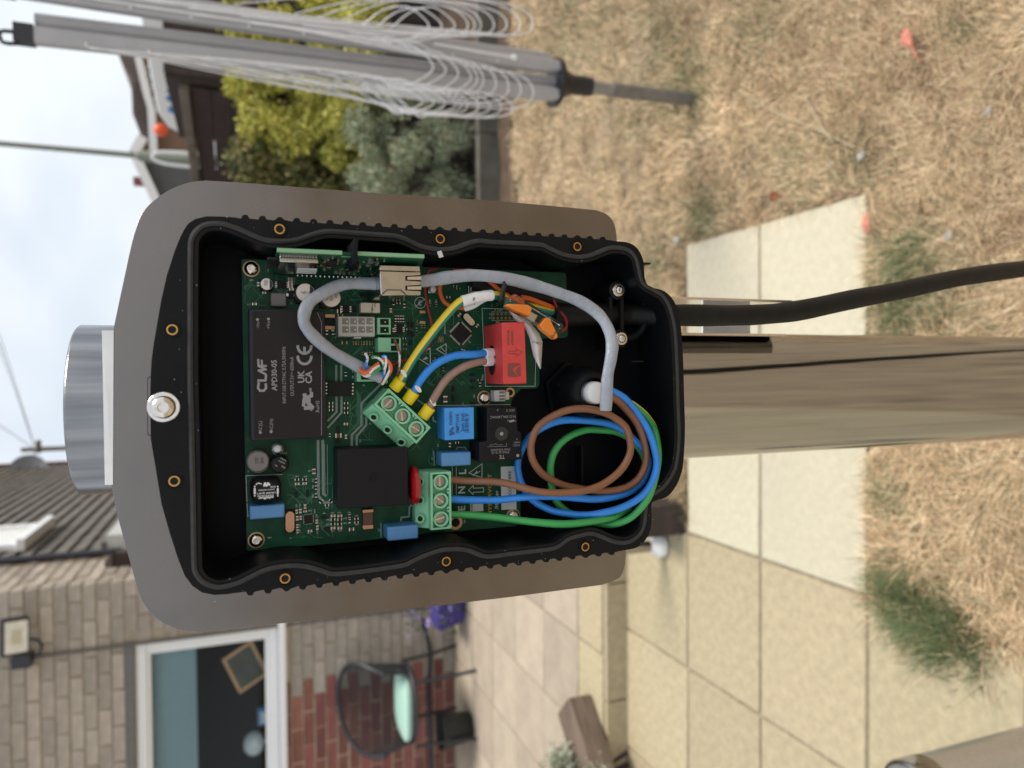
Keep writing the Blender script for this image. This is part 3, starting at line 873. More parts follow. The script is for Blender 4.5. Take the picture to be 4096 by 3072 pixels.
def leaf_cloud(name, n, sample, lw, ll, pal, mt, parent, kind=None, jit=0.3, updir=0.3):
    c = sample(n)
    n = len(c)
    a = rng.normal(size=(n, 3)); a[:, 2] = np.abs(a[:, 2]) + updir; a /= np.linalg.norm(a, axis=1)[:, None]
    t = rng.normal(size=(n, 3)); s = np.cross(a, t); s /= np.linalg.norm(s, axis=1)[:, None]
    L1 = (ll*rng.uniform(0.6, 1.4, n))[:, None]; W1 = (lw*rng.uniform(0.6, 1.4, n))[:, None]
    V = np.stack([c - a*L1*0.5, c + s*W1*0.5, c + a*L1*0.5, c - s*W1*0.5], 1).reshape(-1, 3)
    q = (np.arange(n)*4)[:, None] + np.arange(4)[None]
    pal = np.array(pal)
    colr = pal[rng.integers(0, len(pal), n)] * rng.uniform(1-jit, 1+jit, (n, 1))
    C = np.ones((n, 4, 4)); C[..., :3] = colr[:, None]
    return mesh_np(name, V, q, np.zeros((0, 3), int), C.reshape(-1, 4), mt, parent=parent, kind=kind)
def clump_sampler(centres, rad, squash=1.0, shell=0.55):
    cs = np.array(centres); cr_s = rng.uniform(0.5, 1.3, len(cs))
    def f(n):
        i = rng.integers(0, len(cs), n)
        d = rng.normal(size=(n, 3)); d /= np.linalg.norm(d, axis=1)[:, None]
        r = (shell + (1-shell)*rng.random(n))[:, None] * (rad*cr_s[i]*rng.uniform(0.8, 1.15, n))[:, None]
        p = cs[i] + d*r*np.array([1, 1, squash])
        return p[p[:, 2] > 0.03]
    return f
def bush(name, label, cx, cy, rx, ry, h, nclump, crad, nleaf, lw, ll, pal, z0=0.03, cat='shrub', top=1.0, updir=0.3, lo=0.12):
    root = thing(name, (cx, cy, 0.0), label, cat)
    cs = []
    while len(cs) < nclump:
        v = rng.normal(size=3); v /= np.linalg.norm(v)
        r = rng.uniform(0.55, 1.0)
        x, y = cx + v[0]*rx*r, cy + v[1]*ry*r
        z = h*(0.5 + 0.5*v[2]*r*top)
        if z > lo*h: cs.append((x, y, z))
    leaf_cloud('crown', nleaf, clump_sampler(cs, crad), lw, ll, pal, M['foliage'], root, updir=updir)
    g = G()
    for i in range(14):
        c = cs[i % len(cs)]
        b0 = Vector((cx + random.uniform(-.12, .12), cy + random.uniform(-.08, .08), -0.01))
        e = Vector(c); g.tube([b0, (b0*0.5+e*0.5) + Vector((0, 0, 0.08)), e], lambda t: 0.012*(1-0.8*t), n=6, sub=4)
    g.obj('stems', M['timber_dark'], root)
    return root
bush('silvery_shrub', 'small silvery-leaved plant beside the wooden sleeper', GZ(2420, 3110, .1).x, GZ(2420, 3110, .1).y, 0.14, 0.14, 0.36, 26, 0.06, 5200, 0.007, 0.022, [[.44, .46, .36], [.32, .36, .25], [.52, .52, .42], [.22, .27, .16]], cat='plant')

# ------------------------------------------------------------------ shrub bed on the right
g = G()
for i in range(5):
    x0 = 0.2 + i*1.25
    gg = G(); gg.box((x0+0.003, 4.20, -0.015), (x0+1.247, 4.26, 0.14+0.006*math.sin(i*3)))
    if i == 0: edg = thing('bed_edging', (3.3, 4.23, -0.015), 'low weathered timber board edging the shrub bed', 'edging')
    gg.obj('board', M['timber_old'], edg, bev=0.006)
bush('juniper_shrub', 'grey-green juniper-like shrub behind the timber edging', 1.33, 4.72, 0.66, 0.36, 0.86, 120, 0.10, 36000, 0.008, 0.028,
     [[.34, .41, .27], [.25, .32, .20], [.46, .52, .37], [.15, .19, .11], [.36, .30, .19]], updir=0.2)
bush('yellow_shrub', 'bright yellow-green variegated shrub behind the folded clothes airer', 2.02, 5.10, 0.62, 0.42, 1.66, 130, 0.11, 34000, 0.017, 0.032,
     [[.58, .54, .11], [.48, .45, .08], [.68, .62, .19], [.30, .32, .055], [.42, .42, .09]], lo=0.35)
bush('olive_shrub', 'dark olive-green leafy shrub in front of the brown fence', 1.20, 5.45, 0.74, 0.34, 1.74, 130, 0.14, 42000, 0.021, 0.040,
     [[.14, .15, .045], [.10, .12, .04], [.21, .19, .06], [.06, .08, .028], [.25, .20, .09]], lo=0.3)

# ------------------------------------------------------------------ fence, shed panel
fa, fb = Vector((2.02, 5.62, 0)), Vector((1.45, 8.6, 0))
fd = (fb-fa); fl_ = fd.length; fd.normalize(); fs_ = Vector((-fd.y, fd.x, 0))
fen = thing('board_fence', fa, 'dark brown horizontal-board fence behind the shrubs', 'fence')
nb = 13
for i in range(nb):
    z0 = 0.02 + i*0.138
    g = G(); c = fa + fd*fl_/2 + Vector((0, 0, z0+0.066)) + fs_*random.uniform(-0.003, 0.003)
    g.obox(c, fd*fl_/2, fs_*0.010, Vector((0, 0, 0.066)))
    g.obj('board', M['fence'], fen, bev=0.003)
g = G(); g.obox(fa + fd*fl_/2 + Vector((0, 0, 0.02+nb*0.138+0.035)), fd*fl_/2, fs_*0.045, Vector((0, 0, 0.032))); g.obj('top_rail', M['rail'], fen, bev=0.004)
for k in range(3):
    g = G(); c = fa + fd*(0.06 + (fl_-0.12)*k/2) + fs_*(-0.06)
    g.box((c.x-0.04, c.y-0.04, -0.016), (c.x+0.04, c.y+0.04, 1.82)); g.obj('post', M['timber_dark'], fen)
fb2 = Vector((HX+0.12, 11.62, 0)); fd2 = (fb2-fb); fl2 = fd2.length; fd2.normalize(); fs2 = Vector((-fd2.y, fd2.x, 0)); nb2 = 0
for i in range(nb):
    g = G(); g.obox(fb + fd2*fl2/2 + Vector((0, 0, 0.086 + i*0.138)) + fs2*random.uniform(-0.003, 0.003), fd2*(fl2/2-.02), fs2*0.010, Vector((0, 0, 0.066)))
    g.obj('board', M['fence'], fen, bev=0.003)
g = G(); g.obox(fb + fd2*fl2/2 + Vector((0, 0, 0.02+nb*0.138+0.035)), fd2*(fl2/2-.05), fs2*0.045, Vector((0, 0, 0.032))); g.obj('top_rail', M['rail'], fen, bev=0.004)
sh = thing('shed', (2.75, 5.55, 0), 'dark brown wooden shed end beside the fence', 'shed')
for i in range(9):
    g = G(); x0 = 2.06 + i*0.155
    g.box((x0, 5.50, -0.016), (x0+0.150, 5.525, 1.97 + (0.0))); g.obj('board', M['timber_dark'], sh, bev=0.003)
g = G(); g.box((2.05, 5.475, 1.36), (3.46, 5.4995, 1.44)); g.obj('batten', M['timber_dark'], sh)
g = G(); g.box((2.04, 5.5255, -0.016), (3.46, 6.9, 1.965)); g.obj('shed_body', M['timber_dark'], sh)
g = G(); g.lathe((2.28, 5.6, 1.9655), (0, 0, 1), [(0, .10), (.07, .10), (.12, .07), (.13, .02)], 18); g.obj('stone_finial', M['timber_old'], label='small grey rounded cap on top of the shed end', cat='cap')

# ------------------------------------------------------------------ white caravan behind the fence
cv = thing('caravan', (3.6, 9.6, 0), 'white caravan with blue spots behind the dark fence', 'caravan')
ca, cb = P(600, 205, 9.0), P(655, 545, 10.7)
ca.z = cb.z = 0; dd = (cb-ca); ll_ = dd.length; dd.normalize(); ss = Vector((-dd.y, dd.x, 0))
if ss.x < 0: ss = -ss
ca = ca - dd*2.6; ll_ += 2.6
ztop = 2.42
prof = [(0, .62), (0, 1.9), (.06, 2.2), (.28, ztop-0.05), (.6, ztop), (ll_-.55, ztop), (ll_-.22, ztop-.10), (ll_-.03, 2.12), (ll_+.05, 1.6), (ll_+.02, .62)]
g = G(); q0 = [ca + dd*s + Vector((0, 0, z)) for s, z in prof]; q1 = [p + ss*2.0 for p in q0]; k = len(prof)
g.add(q0+q1, [tuple(range(k)), tuple(range(2*k-1, k-1, -1))] + [(i, (i+1) % k, k+(i+1) % k, k+i) for i in range(k)])
g.obj('body', M['caravan'], cv, bev=0.03, seg=3)
for (x, y, r) in ((688, 395, .07), (700, 440, .085), (682, 365, .045), (728, 480, .05)):
    r_ = ray(x, y); t = (ca-CAM).dot(ss)/r_.dot(ss); p = CAM + r_*t - ss*0.004
    g = G(); g.lathe(p, -ss, [(0, r), (0.003, r)], 18); g.obj('blue_spot', M['dot_blue'], cv)
for s in (ll_*0.45, ll_*0.62):
    g = G(); c = ca + dd*s + ss*0.05 + Vector((0, 0, 0.32)); g.cyl(c, c+ss*0.2, 0.32, n=20); g.obj('wheel', M['pot_black'], cv)
g = G(); c = ca + dd*(ll_*0.5) + ss*1.0; g.obox(c + Vector((0, 0, .57)), dd*ll_*0.48, ss*0.9, Vector((0, 0, .045))); g.obj('chassis', M['lead'], cv)

# ------------------------------------------------------------------ bungalow and slate-clad house far behind
bun = thing('bungalow', (7, 18, 0), 'far bungalow with brown tiled roof and white gutter', 'house')
D = 18.0
rp = [(462, 150), (466, 200), (524, 322), (530, 455), (566, 550), (600, 625), (618, 625), (606, 440), (590, 385), (528, 150)]
g = G(); g.prism([loop(rp, D)], D, D+4); g.obj('roof', M['roof_brown'], bun)
g = G()
for k in range(6):
    t = 0.15 + 0.13*k
    a_, b_ = P(524+(590-524)*t, 330, D-0.02), P(566+(610-566)*t, 560, D-0.02)
    g.tube([a_, P(530+(604-530)*t, 455, D-0.02), b_], 0.022, n=5, sub=1)
g.obj('tile_courses', M['roof_brown'], bun)
g = G()
gl = [P(530, 130, D-0.25), P(590, 385, D-0.25), P(607, 442, D-0.25), P(617, 618, D-0.25)]
for a_, b_ in zip(gl, gl[1:]):
    d_ = (b_-a_)/2; g.obox((a_+b_)/2, d_, (0, 0.12, 0), Vector((0, 0, 0.075)))
g.obj('gutter', M['upvc'], bun)
wl = [(545, 150), (598, 385), (612, 445), (622, 618), (760, 618), (760, 150)]
g = G(); g.prism([loop(wl, D+0.3)], D+0.3, D+3.6); g.obj('wall', M['wall_far'], bun)
for (x0, x1, y0, y1) in ((586, 618, 262, 300), (592, 620, 308, 345), (598, 626, 352, 398)):
    a_ = P((x0+x1)/2, y1, D+0.26); b_ = P((x0+x1)/2, y0, D+0.26)
    g = G(); zz0, zz1 = P(x1, (y0+y1)/2, D+.26).z, P(x0, (y0+y1)/2, D+.26).z
    for q in (((a_.x, zz0), (b_.x, zz0+.03)), ((a_.x, zz1-.03), (b_.x, zz1)), ((a_.x, zz0+.03), (a_.x+.03, zz1-.03)), ((b_.x-.03, zz0+.03), (b_.x, zz1-.03))):
        g.box((q[0][0], D+.24, q[0][1]), (q[1][0], D+.2995, q[1][1]))
    w = g.obj('window', M['upvc'], bun)
    g = G(); g.box((a_.x+.03, D+.27, zz0+.03), (b_.x-.03, D+.2990, zz1-.03)); g.obj('pane', M['slate'], w)
sla = thing('slate_house', (4, 16, 0), 'far house end clad in grey slate with white bargeboards', 'house')
D = 16.0
g = G(); g.prism([loop([(548, 612), (720, 640), (1100, 640), (1100, 1000), (700, 960), (628, 800)], D)], D, D+5); g.obj('slate_wall', M['slate'], sla)
for a_, b_ in ((P(536, 612, D-.3), P(660, 880, D-.3)), (P(536, 612, D-.3), P(572, 548, D-.3))):
    g = G(); d_ = (b_-a_)/2; g.obox((a_+b_)/2, d_, (0, 0.05, 0), d_.cross(Vector((0, 1, 0))).normalized()*0.085); g.obj('bargeboard', M['upvc'], sla)
for a_, b_ in ((P(531, 612, D-.33), P(655, 885, D-.33)), (P(531, 612, D-.33), P(567, 545, D-.33))):
    g = G(); d_ = (b_-a_)/2; g.obox((a_+b_)/2 + Vector((0, 2.6, .02)), d_, (0, 2.6, 0), d_.cross(Vector((0, 1, 0))).normalized()*0.04); g.obj('roof', M['roof_brown'], sla)
g = G(); p = P(560, 727, 17.5); g.box((p.x-.08, 17.4, p.z-.5), (p.x+.08, 17.6, p.z+.12)); g.obj('chimney', M['brick_red'], sla)
g = G(); p = P(643, 520, 13.0); g.lathe((p.x, 13.0, p.z-0.105), (0, 0, 1), [(0, .02), (.015, .05), (.05, .088), (.105, .105), (.16, .088), (.195, .05), (.21, .02)], 22)
g.obj('ball_finial', M['orange_ball'], label='round orange ball above the white caravan roof', cat='ball')
# garden furniture seen past the caravan
fr = thing('white_chair', P(690, 600, 11.6), 'white plastic chair behind the caravan beside the lamp post', 'chair')
p = P(660, 600, 11.6)
g = G(); g.tube([(p.x-.2, 11.6, 1.2), (p.x-.2, 11.6, p.z+.0), (p.x-.03, 11.6, p.z+.03), (p.x-.02, 11.6, 1.2)], 0.022, n=8, sub=5); g.obj('back_frame', M['upvc'], fr)
g = G(); g.box((p.x-.2, 11.2, 1.2), (p.x+.2, 11.6, 1.25)); g.obj('seat', M['upvc'], fr)
for sx in (-.18, .18):
    for sy in (11.22, 11.58):
        g = G(); g.cyl((p.x+sx, sy, -0.016), (p.x+sx, sy, 1.2), .02, n=8); g.obj('leg', M['upvc'], fr)
# lamp column and telegraph pole
lp = thing('lamp_post', (3.4, 12.0, 0), 'tall grey-green lamp post rising beyond the fence', 'lamp post')
b0 = P(620, 628, 12.0)
g = G(); zt = P(540, 618, 12.0).z
g.lathe((b0.x, 12, -0.016), (0, 0, 1), [(0, .085), (zt-.05, .082), (zt, .05)], 16); g.obj('base_column', M['lamp_post'], lp)
g = G(); g.lathe((b0.x, 12, zt), (0, 0, 1), [(0, .042), (3.6, .030)], 14); g.obj('shaft', M['lamp_post'], lp)
g = G(); g.tube([(b0.x, 12, zt+3.6), (b0.x+.05, 12, zt+3.9), (b0.x+.5, 12, zt+4.0)], .028, n=8); g.obj('arm', M['lamp_post'], lp)
g = G(); g.obox((b0.x+.7, 12, zt+3.98), (.28, 0, 0), (0, .11, 0), (0, 0, .05)); g.obj('lamp_head', M['lamp_post'], lp, bev=.03)
tp = thing('telegraph_pole', (-2.1, 28, 0), 'distant wooden telegraph pole with wires beyond the house', 'telegraph pole')
b0 = P(85, 1800, 28.0)
g = G(); g.cyl((b0.x, 28, -0.016), (b0.x, 28, b0.z), .10, .075, n=12); g.obj('pole', M['wood_pole'], tp)
g = G(); g.box((b0.x-.12, 27.9, b0.z-.55), (b0.x+.30, 28.1, b0.z-.45)); g.obj('crossarm', M['wood_pole'], tp)
for k in range(4):
    g = G(); c = Vector((b0.x+.06+.07*k, 27.95, b0.z-.45)); g.lathe(c, (0, 0, 1), [(0, .03), (.05, .035), (.1, .02)], 8); g.obj('insulator', M['upvc'], tp)
for tgt in ((-9, 10, 7.4), (7, 26, 10.5), (6.0, 20, 9.0), (-6, 14, 5.3), (1.5, 14, 8.8)):
    a_ = Vector((b0.x, 28, b0.z-.4)); b_ = Vector(tgt); mid = (a_+b_)/2 - Vector((0, 0, .35))
    g = G(); g.tube([a_, mid, b_], .012, n=5, sub=8); g.obj('wire', M['lead'], tp)

# ------------------------------------------------------------------ folded rotary clothes airer
AX = GZ(2785, 392); ax, ay = AX.x, 2.19
ar = thing('rotary_airer', (ax, ay, 0), 'folded grey rotary clothes airer standing on the lawn', 'clothes airer')
TL = Vector((0.045, 0.0, 1.0))            # slight lean
def az_(z, dx=0, dy=0): return Vector((ax - 0.024*z + dx, ay + dy, z))
g = G(); g.cyl(az_(-0.02), az_(0.33), 0.0235, n=18); g.obj('ground_tube', M['airer_tube'], ar)
g = G(); g.cyl(az_(0.3301), az_(0.43), 0.0205, n=18); g.obj('inner_tube', M['alu_dark'], ar)
g = G(); g.lathe(az_(0.41), (-0.024, 0, 1), [(0, .030), (.07, .031), (.10, .045), (.12, .075), (.135, .078)], 20); g.obj('hub', M['airer_black'], ar)
g = G(); g.cyl(az_(0.53), az_(2.0), 0.020, n=16); g.obj('mast', M['alu'], ar)
def rounded(w, d, r=0.008, n=4):
    pts = []
    for cx_, cy_, a0 in ((w-r, d-r, 0), (-w+r, d-r, 90), (-w+r, -d+r, 180), (w-r, -d+r, 270)):
        for i in range(n+1):
            t = math.radians(a0 + 90*i/n); pts.append((cx_ + r*math.cos(t), cy_ + r*math.sin(t)))
    return pts
arms = [(-0.050, -0.030, 0.0, 2.06), (0.034, -0.042, 0.045, 2.10), (-0.01, 0.048, 0.0, 2.02), (0.080, 0.020, 0.06, 2.08)]
def arm_pt(i, z, px=0.0, py=0.0):
    dx, dy, sp, zt = arms[i]
    t = (z-0.54)/1.5
    return az_(z, dx + sp*t*t*0.55 + px, dy + py)
for i, (dx, dy, sp, zt) in enumerate(arms):
    g = G(); pr = rounded(0.0215, 0.016)
    zs = [0.545, 0.56, 0.60] + [0.6 + (zt-0.66)*k/8 for k in range(1, 9)]
    rr = []
    for k, z in enumerate(zs):
        s = (0.72, 0.92, 1.0)[k] if k < 3 else 1.0
        c = arm_pt(i, z); rr.append([c + Vector((px*s, py_, 0)) for px, py_ in pr])
    g.rings(rr, sm=False); arm = g.obj('arm', M['alu'], ar)
    g = G(); c = arm_pt(i, zt-0.0595)
    g.obox(c + Vector((0, 0, 0.018)), (0.023, 0, 0), (0, 0.018, 0), (0, 0, 0.022))
    g.tube([c + Vector((-0.024, 0, 0.03)), c + Vector((-0.026, 0, 0.065)), c + Vector((0.0, 0, 0.07)), c + Vector((0.004, 0, 0.035))], 0.005, n=6, sub=3)
    g.obj('end_cap', M['airer_black'], arm)
    for k in range(9):
        g = G(); c = arm_pt(i, zt-0.18-0.145*k, -0.012, -0.0165); g.lathe(c, (0, -1, 0), [(0, .004), (.002, .004), (.004, .002)], 8); g.obj('eyelet', M['w_white'], arm)
# washing line: loops hanging between neighbouring arms
def line(pts, r=0.0018):
    g = G(); g.tube(pts, r, n=6, sub=7); g.obj('washing_line', M['line_grey'], ar)
for k in [0, 1, 2, 3, 4, 5, 6, 7, 8, 4.5]:
    for (xb, yb, dxk, dyk, hw, aa, bb, ea, eb) in ((2134, 372, 50, 13, .058, 0, 1, -0.020, -0.006), (2050, 432, 45, 3, .040, 2, 0, -0.030, -0.024), (2132, 96, 52, -1, .048, 1, 3, 0.010, 0.02)):
        bx = P(xb - dxk*k, yb - dyk*k, ay - 0.075 - 0.003*k)
        z0 = max(min(arms[aa][3] - 0.17 - 0.145*k + random.uniform(-.01, .01), 2.0), bx.z + 0.16)
        a_, b_ = arm_pt(aa, z0, ea, -0.020), arm_pt(bb, z0 + 0.015, eb, -0.020)
        hw_ = hw*random.uniform(0.88, 1.1); hgt = z0 - bx.z
        la, lb = bx + Vector((-hw_, 0.01, min(0.20, hgt*.5))), bx + Vector((hw_, 0.012, min(0.20, hgt*.5)))
        ma, mb = a_.lerp(la, .5) + Vector((-.012, -.012, 0)), b_.lerp(lb, .5) + Vector((.010, -.012, 0))
        line([a_, ma, la, bx + Vector((-hw_*.80, 0, .045)), bx, bx + Vector((hw_*.80, 0, .045)), lb, mb, b_])
kx = arm_pt(1, 0.72, -0.01, -0.05)
g = G(); g.tube([kx + Vector((0.004, 0, 0.25)), kx + Vector((0, 0, 0.06)), kx], 0.003, n=6, sub=4); g.lathe(kx - Vector((0, 0, 0.012)), (0, 0, 1), [(0, .004), (.006, .009), (.016, .008), (.022, .004)], 8)
g.obj('line_knot', M['w_white'], ar)

# ------------------------------------------------------------------ fallen leaves, pebbles
def leaf(name, x, y, ln_, wd_, ang, mt, label, stalk=0.0):
    p = GZ(x, y, 0.03); g = G(); d = Vector((math.cos(ang), math.sin(ang), 0)); s = Vector((-d.y, d.x, 0))
    pr = [(0, 0), (.15, .55), (.4, 1), (.7, .8), (.9, .35), (1, 0)]
    vs = []
    for t, w_ in pr:
        c = p + d*ln_*(t-.5) + Vector((0, 0, .006*math.sin(t*3)))
        vs += [c - s*wd_*w_*.5 + Vector((0, 0, .010*w_)), c, c + s*wd_*w_*.5 + Vector((0, 0, .008*w_))]
    fs = []
    for i in range(len(pr)-1):
        for j in range(2): fs.append((i*3+j, i*3+j+1, i*3+j+4, i*3+j+3))
    g.add(vs, fs, 0, True)
    if stalk: g.tube([p - d*ln_*.5, p - d*(ln_*.5+stalk*.5) + Vector((0, 0, .004)), p - d*(ln_*.5+stalk) - Vector((0, 0, .01))], .0022, n=6, sub=3)
    o = g.obj(name, M[mt], label=label, cat='leaf')
    md = o.modifiers.new('solid', 'SOLIDIFY'); md.thickness = 0.0008
leaf('fallen_leaf', 3638, 150, .055, .030, 0.35, 'leaf_red', 'red fallen leaf with orange stalk on dry grass near the picture corner', .04)
leaf('fallen_leaf', 3476, 892, .060, .020, 0.1, 'leaf_red', 'pinkish red fallen leaf beside the paving corner', .0)
leaf('fallen_leaf', 3103, 785, .05, .032, 1.3, 'leaf_brown', 'dark brown curled leaf on the dry lawn', .0)
for x, y, r, lb in ((3960, 447, .012, 'round grey pebble among dry grass near the picture edge'), (2716, 962, .018, 'pale pebble beside the far paving edge'), (3805, 945, .014, 'white-grey pebble below the black outdoor cable'), (3455, 625, .016, 'yellowish pebble half hidden in dry grass'), (3328, 658, .008, 'tiny white pebble in dry grass')):
    p = GZ(x, y); g = G(); g.lathe((p.x, p.y, 0.004), (.15, .1, 1), [(0, r*.4), (r*.2, r*.9), (r*.5, r*.85), (r*.8, r*.5), (r*.85, r*.1)], 9)
    g.obj('pebble', M['pebble'], label=lb, cat='pebble')
# dead runners lying on the grass
for pts, lb in ((((2990, 380), (3010, 400), (3120, 460), (3250, 510), (3420, 590)), 'long pale dead stem lying across the dry lawn'), (((3215, 380), (3270, 480), (3330, 570)), 'short pale dead stem crossing another on the lawn')):
    g = G(); g.tube([GZ(x, y, .035) for x, y in pts], .0022, n=6, sub=5); g.obj('dead_stem', M['slab_yellow'], label=lb, cat='stem')
# steel bollard near the lower left of the place
bo = thing('bollard', (-0.6, 0.85, 0), 'short steel bollard with dark top at the picture corner', 'bollard')
c = P(3645, 3055, 0.86); zt = c.z; bx_ = c.x - 0.080; by_ = 0.90; zt = zt - 0.038
g = G(); g.lathe((bx_, by_, -0.016), (0, 0, 1), [(0, .052), (zt-.05+.016, .052)], 40, cap=True); g.obj('body', M['bollard'], bo)
g = G(); g.lathe((bx_, by_, zt-.0495), (0, 0, 1), [(0, .0535), (.045, .0535), (.049, .051), (.0495, .046)], 40); g.obj('rim', M['steel'], bo)
g = G(); g.lathe((bx_, by_, zt+.0003), (0, 0, 1), [(0, .0455), (.0015, .0455), (.002, .044)], 40); g.obj('top_disc', M['lead'], bo)
# ================================================================== STEEL POST, PLATE, BRACKET, OUTDOOR CABLE
D_RIM, D_FLOOR, D_BACK, D_PLATE, DP = 0.372, 0.409, 0.4145, 0.4155, 0.400
p0 = P(330, 1640, 0.464); PR = 0.0472; pcx = (P(330, 1303, 0.464).x + P(330, 1975, 0.464).x)/2
pcy = D_PLATE + 0.002 + PR + 0.0005
ztop = P(250, 1640, pcy - PR).z
post = thing('steel_post', (pcx, pcy, 0), 'brushed stainless steel post carrying the open black enclosure', 'post')
g = G(); g.cyl((pcx, pcy, -0.016), (pcx, pcy, ztop - 0.0502), PR, n=72); g.obj('tube', M['steel'], post)
dm('cap_steel', (0.27, 0.27, 0.275), 0.24, 1.0, var=0.40, scale=110, aniso=(1, 1, 0.05), rvar=0.12, bump=0.06, bscale=700)
g = G(); g.lathe((pcx, pcy, ztop-0.05), (0, 0, 1), [(0, PR+.0003), (.0485, PR+.0003), (.0495, PR-.0003), (.05, PR-.001)], 72); g.obj('cap', M['cap_steel'], post)

pl_px = [(450, 1333), (459, 1290), (481, 1185), (504, 1078), (523, 989), (541, 921), (568, 853), (613, 804), (681, 758), (753, 731), (825, 722),
         (1000, 733), (1500, 772), (1997, 804), (2385, 840), (2430, 859), (2456, 893), (2467, 940), (2475, 1300), (2500, 1900), (2504, 2222), (2496, 2277), (2472, 2315), (2407, 2340),
         (2037, 2389), (1481, 2455), (796, 2529), (713, 2518), (630, 2477), (583, 2426), (555, 2370), (518, 2240), (485, 2120), (463, 2037), (446, 1944)]
def corner_smooth(px, sub=5):
    q = catmull([Vector((x, y, 0)) for x, y in px], sub, True)
    return [(v.x, v.y) for v in q]
plate = thing('mounting_plate', P(1500, 1640, D_PLATE), 'brushed metal backplate with rounded corners behind the black enclosure', 'plate')
pp = []
for i, (x, y) in enumerate(pl_px):
    pp.append((x, y))
sm1 = catmull([Vector((*p, 0)) for p in pl_px[1:11]], 5); sm2 = catmull([Vector((*p, 0)) for p in pl_px[14:18]], 5)
sm3 = catmull([Vector((*p, 0)) for p in pl_px[20:24]], 5); sm4 = catmull([Vector((*p, 0)) for p in pl_px[26:34]], 5)
full = [pl_px[0]] + [(v.x, v.y) for v in sm1] + pl_px[11:14] + [(v.x, v.y) for v in sm2] + pl_px[18:20] + [(v.x, v.y) for v in sm3] + pl_px[24:26] + [(v.x, v.y) for v in sm4] + [pl_px[34]]
g = G(); g.prism([loop(full, D_PLATE)], D_PLATE, D_PLATE+0.002); g.obj('sheet', M['plate'], plate, bev=0.0004, seg=2)
a, b = P(451, 1322, D_PLATE), P(448, 1938, D_PLATE)
g = G(); zt = P(412, 1630, D_PLATE-0.001).z
dm('strip', (0.80, 0.81, 0.82), 0.55, var=0.08, scale=60)
g.hexa([(b.x, D_PLATE-0.0006, b.z-0.0005), (a.x, D_PLATE-0.0006, a.z-0.0005), (a.x, D_PLATE+0.0001, zt), (b.x, D_PLATE+0.0001, zt)],
       [(b.x, D_PLATE+0.0015, b.z-0.0005), (a.x, D_PLATE+0.0015, a.z-0.0005), (a.x, D_PLATE+0.0018, zt), (b.x, D_PLATE+0.0018, zt)])
g.obj('edge_strip', M['strip'], plate)
sl_o = loop([(588, 1730), (590, 1742), (604, 1746), (660, 1746), (660, 1500), (604, 1502), (590, 1508), (588, 1520)], D_PLATE-.0003); sl_i = loop([(592, 1726), (594, 1737), (606, 1741), (655, 1741), (655, 1505), (606, 1507), (594, 1513), (592, 1524)], D_PLATE-.0003)
g = G(); g.prism([sl_o, sl_i], D_PLATE-.0003, D_PLATE-.00005); g.obj('slot_edge', M['lead'], plate)

# cable holder: folded steel channel on the post's side
br = thing('cable_bracket', P(2900, 1270, 0.45), 'folded steel cable holder on the side of the post', 'bracket')
xa, xb = P(2900, 1332, 0.425).x, P(2900, 1203, 0.425).x
zb0, zb1 = P(3150, 1270, 0.43).z, P(2600, 1270, 0.43).z
g = G()
g.box((xb, 0.425, zb0), (xb+0.0018, 0.4715, zb1)); g.obj('outer_flange', M['bright_screw'], br)
g = G(); g.box((xa, 0.4717, zb0), (xb+0.0018, 0.4735, zb0 + (zb1-zb0)*.38)); g.obj('web', M['strip'], br)  # matte white colour stands in for the steel's bright reflection
g = G(); g.hexa([(xa-0.0018, 0.428, zb0+0.004), (xa, 0.428, zb0+0.004), (xa, 0.428, zb1), (xa-0.0018, 0.428, zb1)], [(xa-0.0018, 0.4715, zb0), (xa, 0.4715, zb0), (xa, 0.4715, zb1), (xa-0.0018, 0.4715, zb1)]); g.obj('inner_flange', M['bright_screw'], br)

# ================================================================== BLACK ENCLOSURE
top_x = [981, 1050, 1119, 1187, 1254, 1320, 1385, 1451, 1514, 1578, 1639, 1700, 1759, 1818, 1875, 1932, 1988, 2044, 2100, 2154, 2207, 2258, 2310, 2360, 2411]
bot_x = [1001, 1072, 1146, 1211, 1277, 1344, 1410, 1474, 1538, 1600, 1665, 1725, 1786, 1847, 1904, 1961, 2018, 2075, 2131, 2185, 2238, 2290, 2343, 2395, 2447]
def teeth(xs, yf, sg, rev):
    r = []
    for i, tx in enumerate(xs):
        s = 1.0 - 0.22*i/24; ty = yf(tx)
        if i in (2, 12, 22): sh = [(-27, 14), (-19, 12), (-11, 5), (-6, 1), (0, 0), (6, 1), (11, 5), (19, 12), (27, 14)]
        else: sh = [(-18, 15), (-14.5, 12), (-13, 6), (-9, 1.5), (-3, 0), (3, 0), (9, 1.5), (13, 6), (14.5, 12), (18, 15)]
        r.append([(tx + dx*s, ty + sg*dy*s) for dx, dy in sh])
    q = [p for t in r for p in t]
    return q[::-1] if rev else q
out_px = [(602, 1690), (601, 1620), (601, 1560), (603, 1498), (606, 1440), (615, 1374), (631, 1281), (645, 1200), (667, 1102), (699, 1003), (721, 948), (735, 921), (753, 894), (780, 876), (825, 865), (884, 866), (945, 870)]
out_px += teeth(top_x, lambda x: 859 + .0615*(x-981), 1, False)
o2 = [(2467, 965), (2514, 971), (2549, 993), (2572, 1038), (2577, 1088), (2580, 1116), (2589, 1137), (2605, 1150), (2634, 1156), (2659, 1166), (2681, 1184), (2699, 1210), (2711, 1242), (2721, 1289), (2727, 1344), (2733, 1452), (2737, 1600),
      (2740, 1726), (2733, 1853), (2721, 1907), (2696, 1957), (2665, 1988), (2619, 2004), (2606, 2020), (2606, 2088), (2597, 2133), (2574, 2169), (2542, 2192), (2497, 2201)]
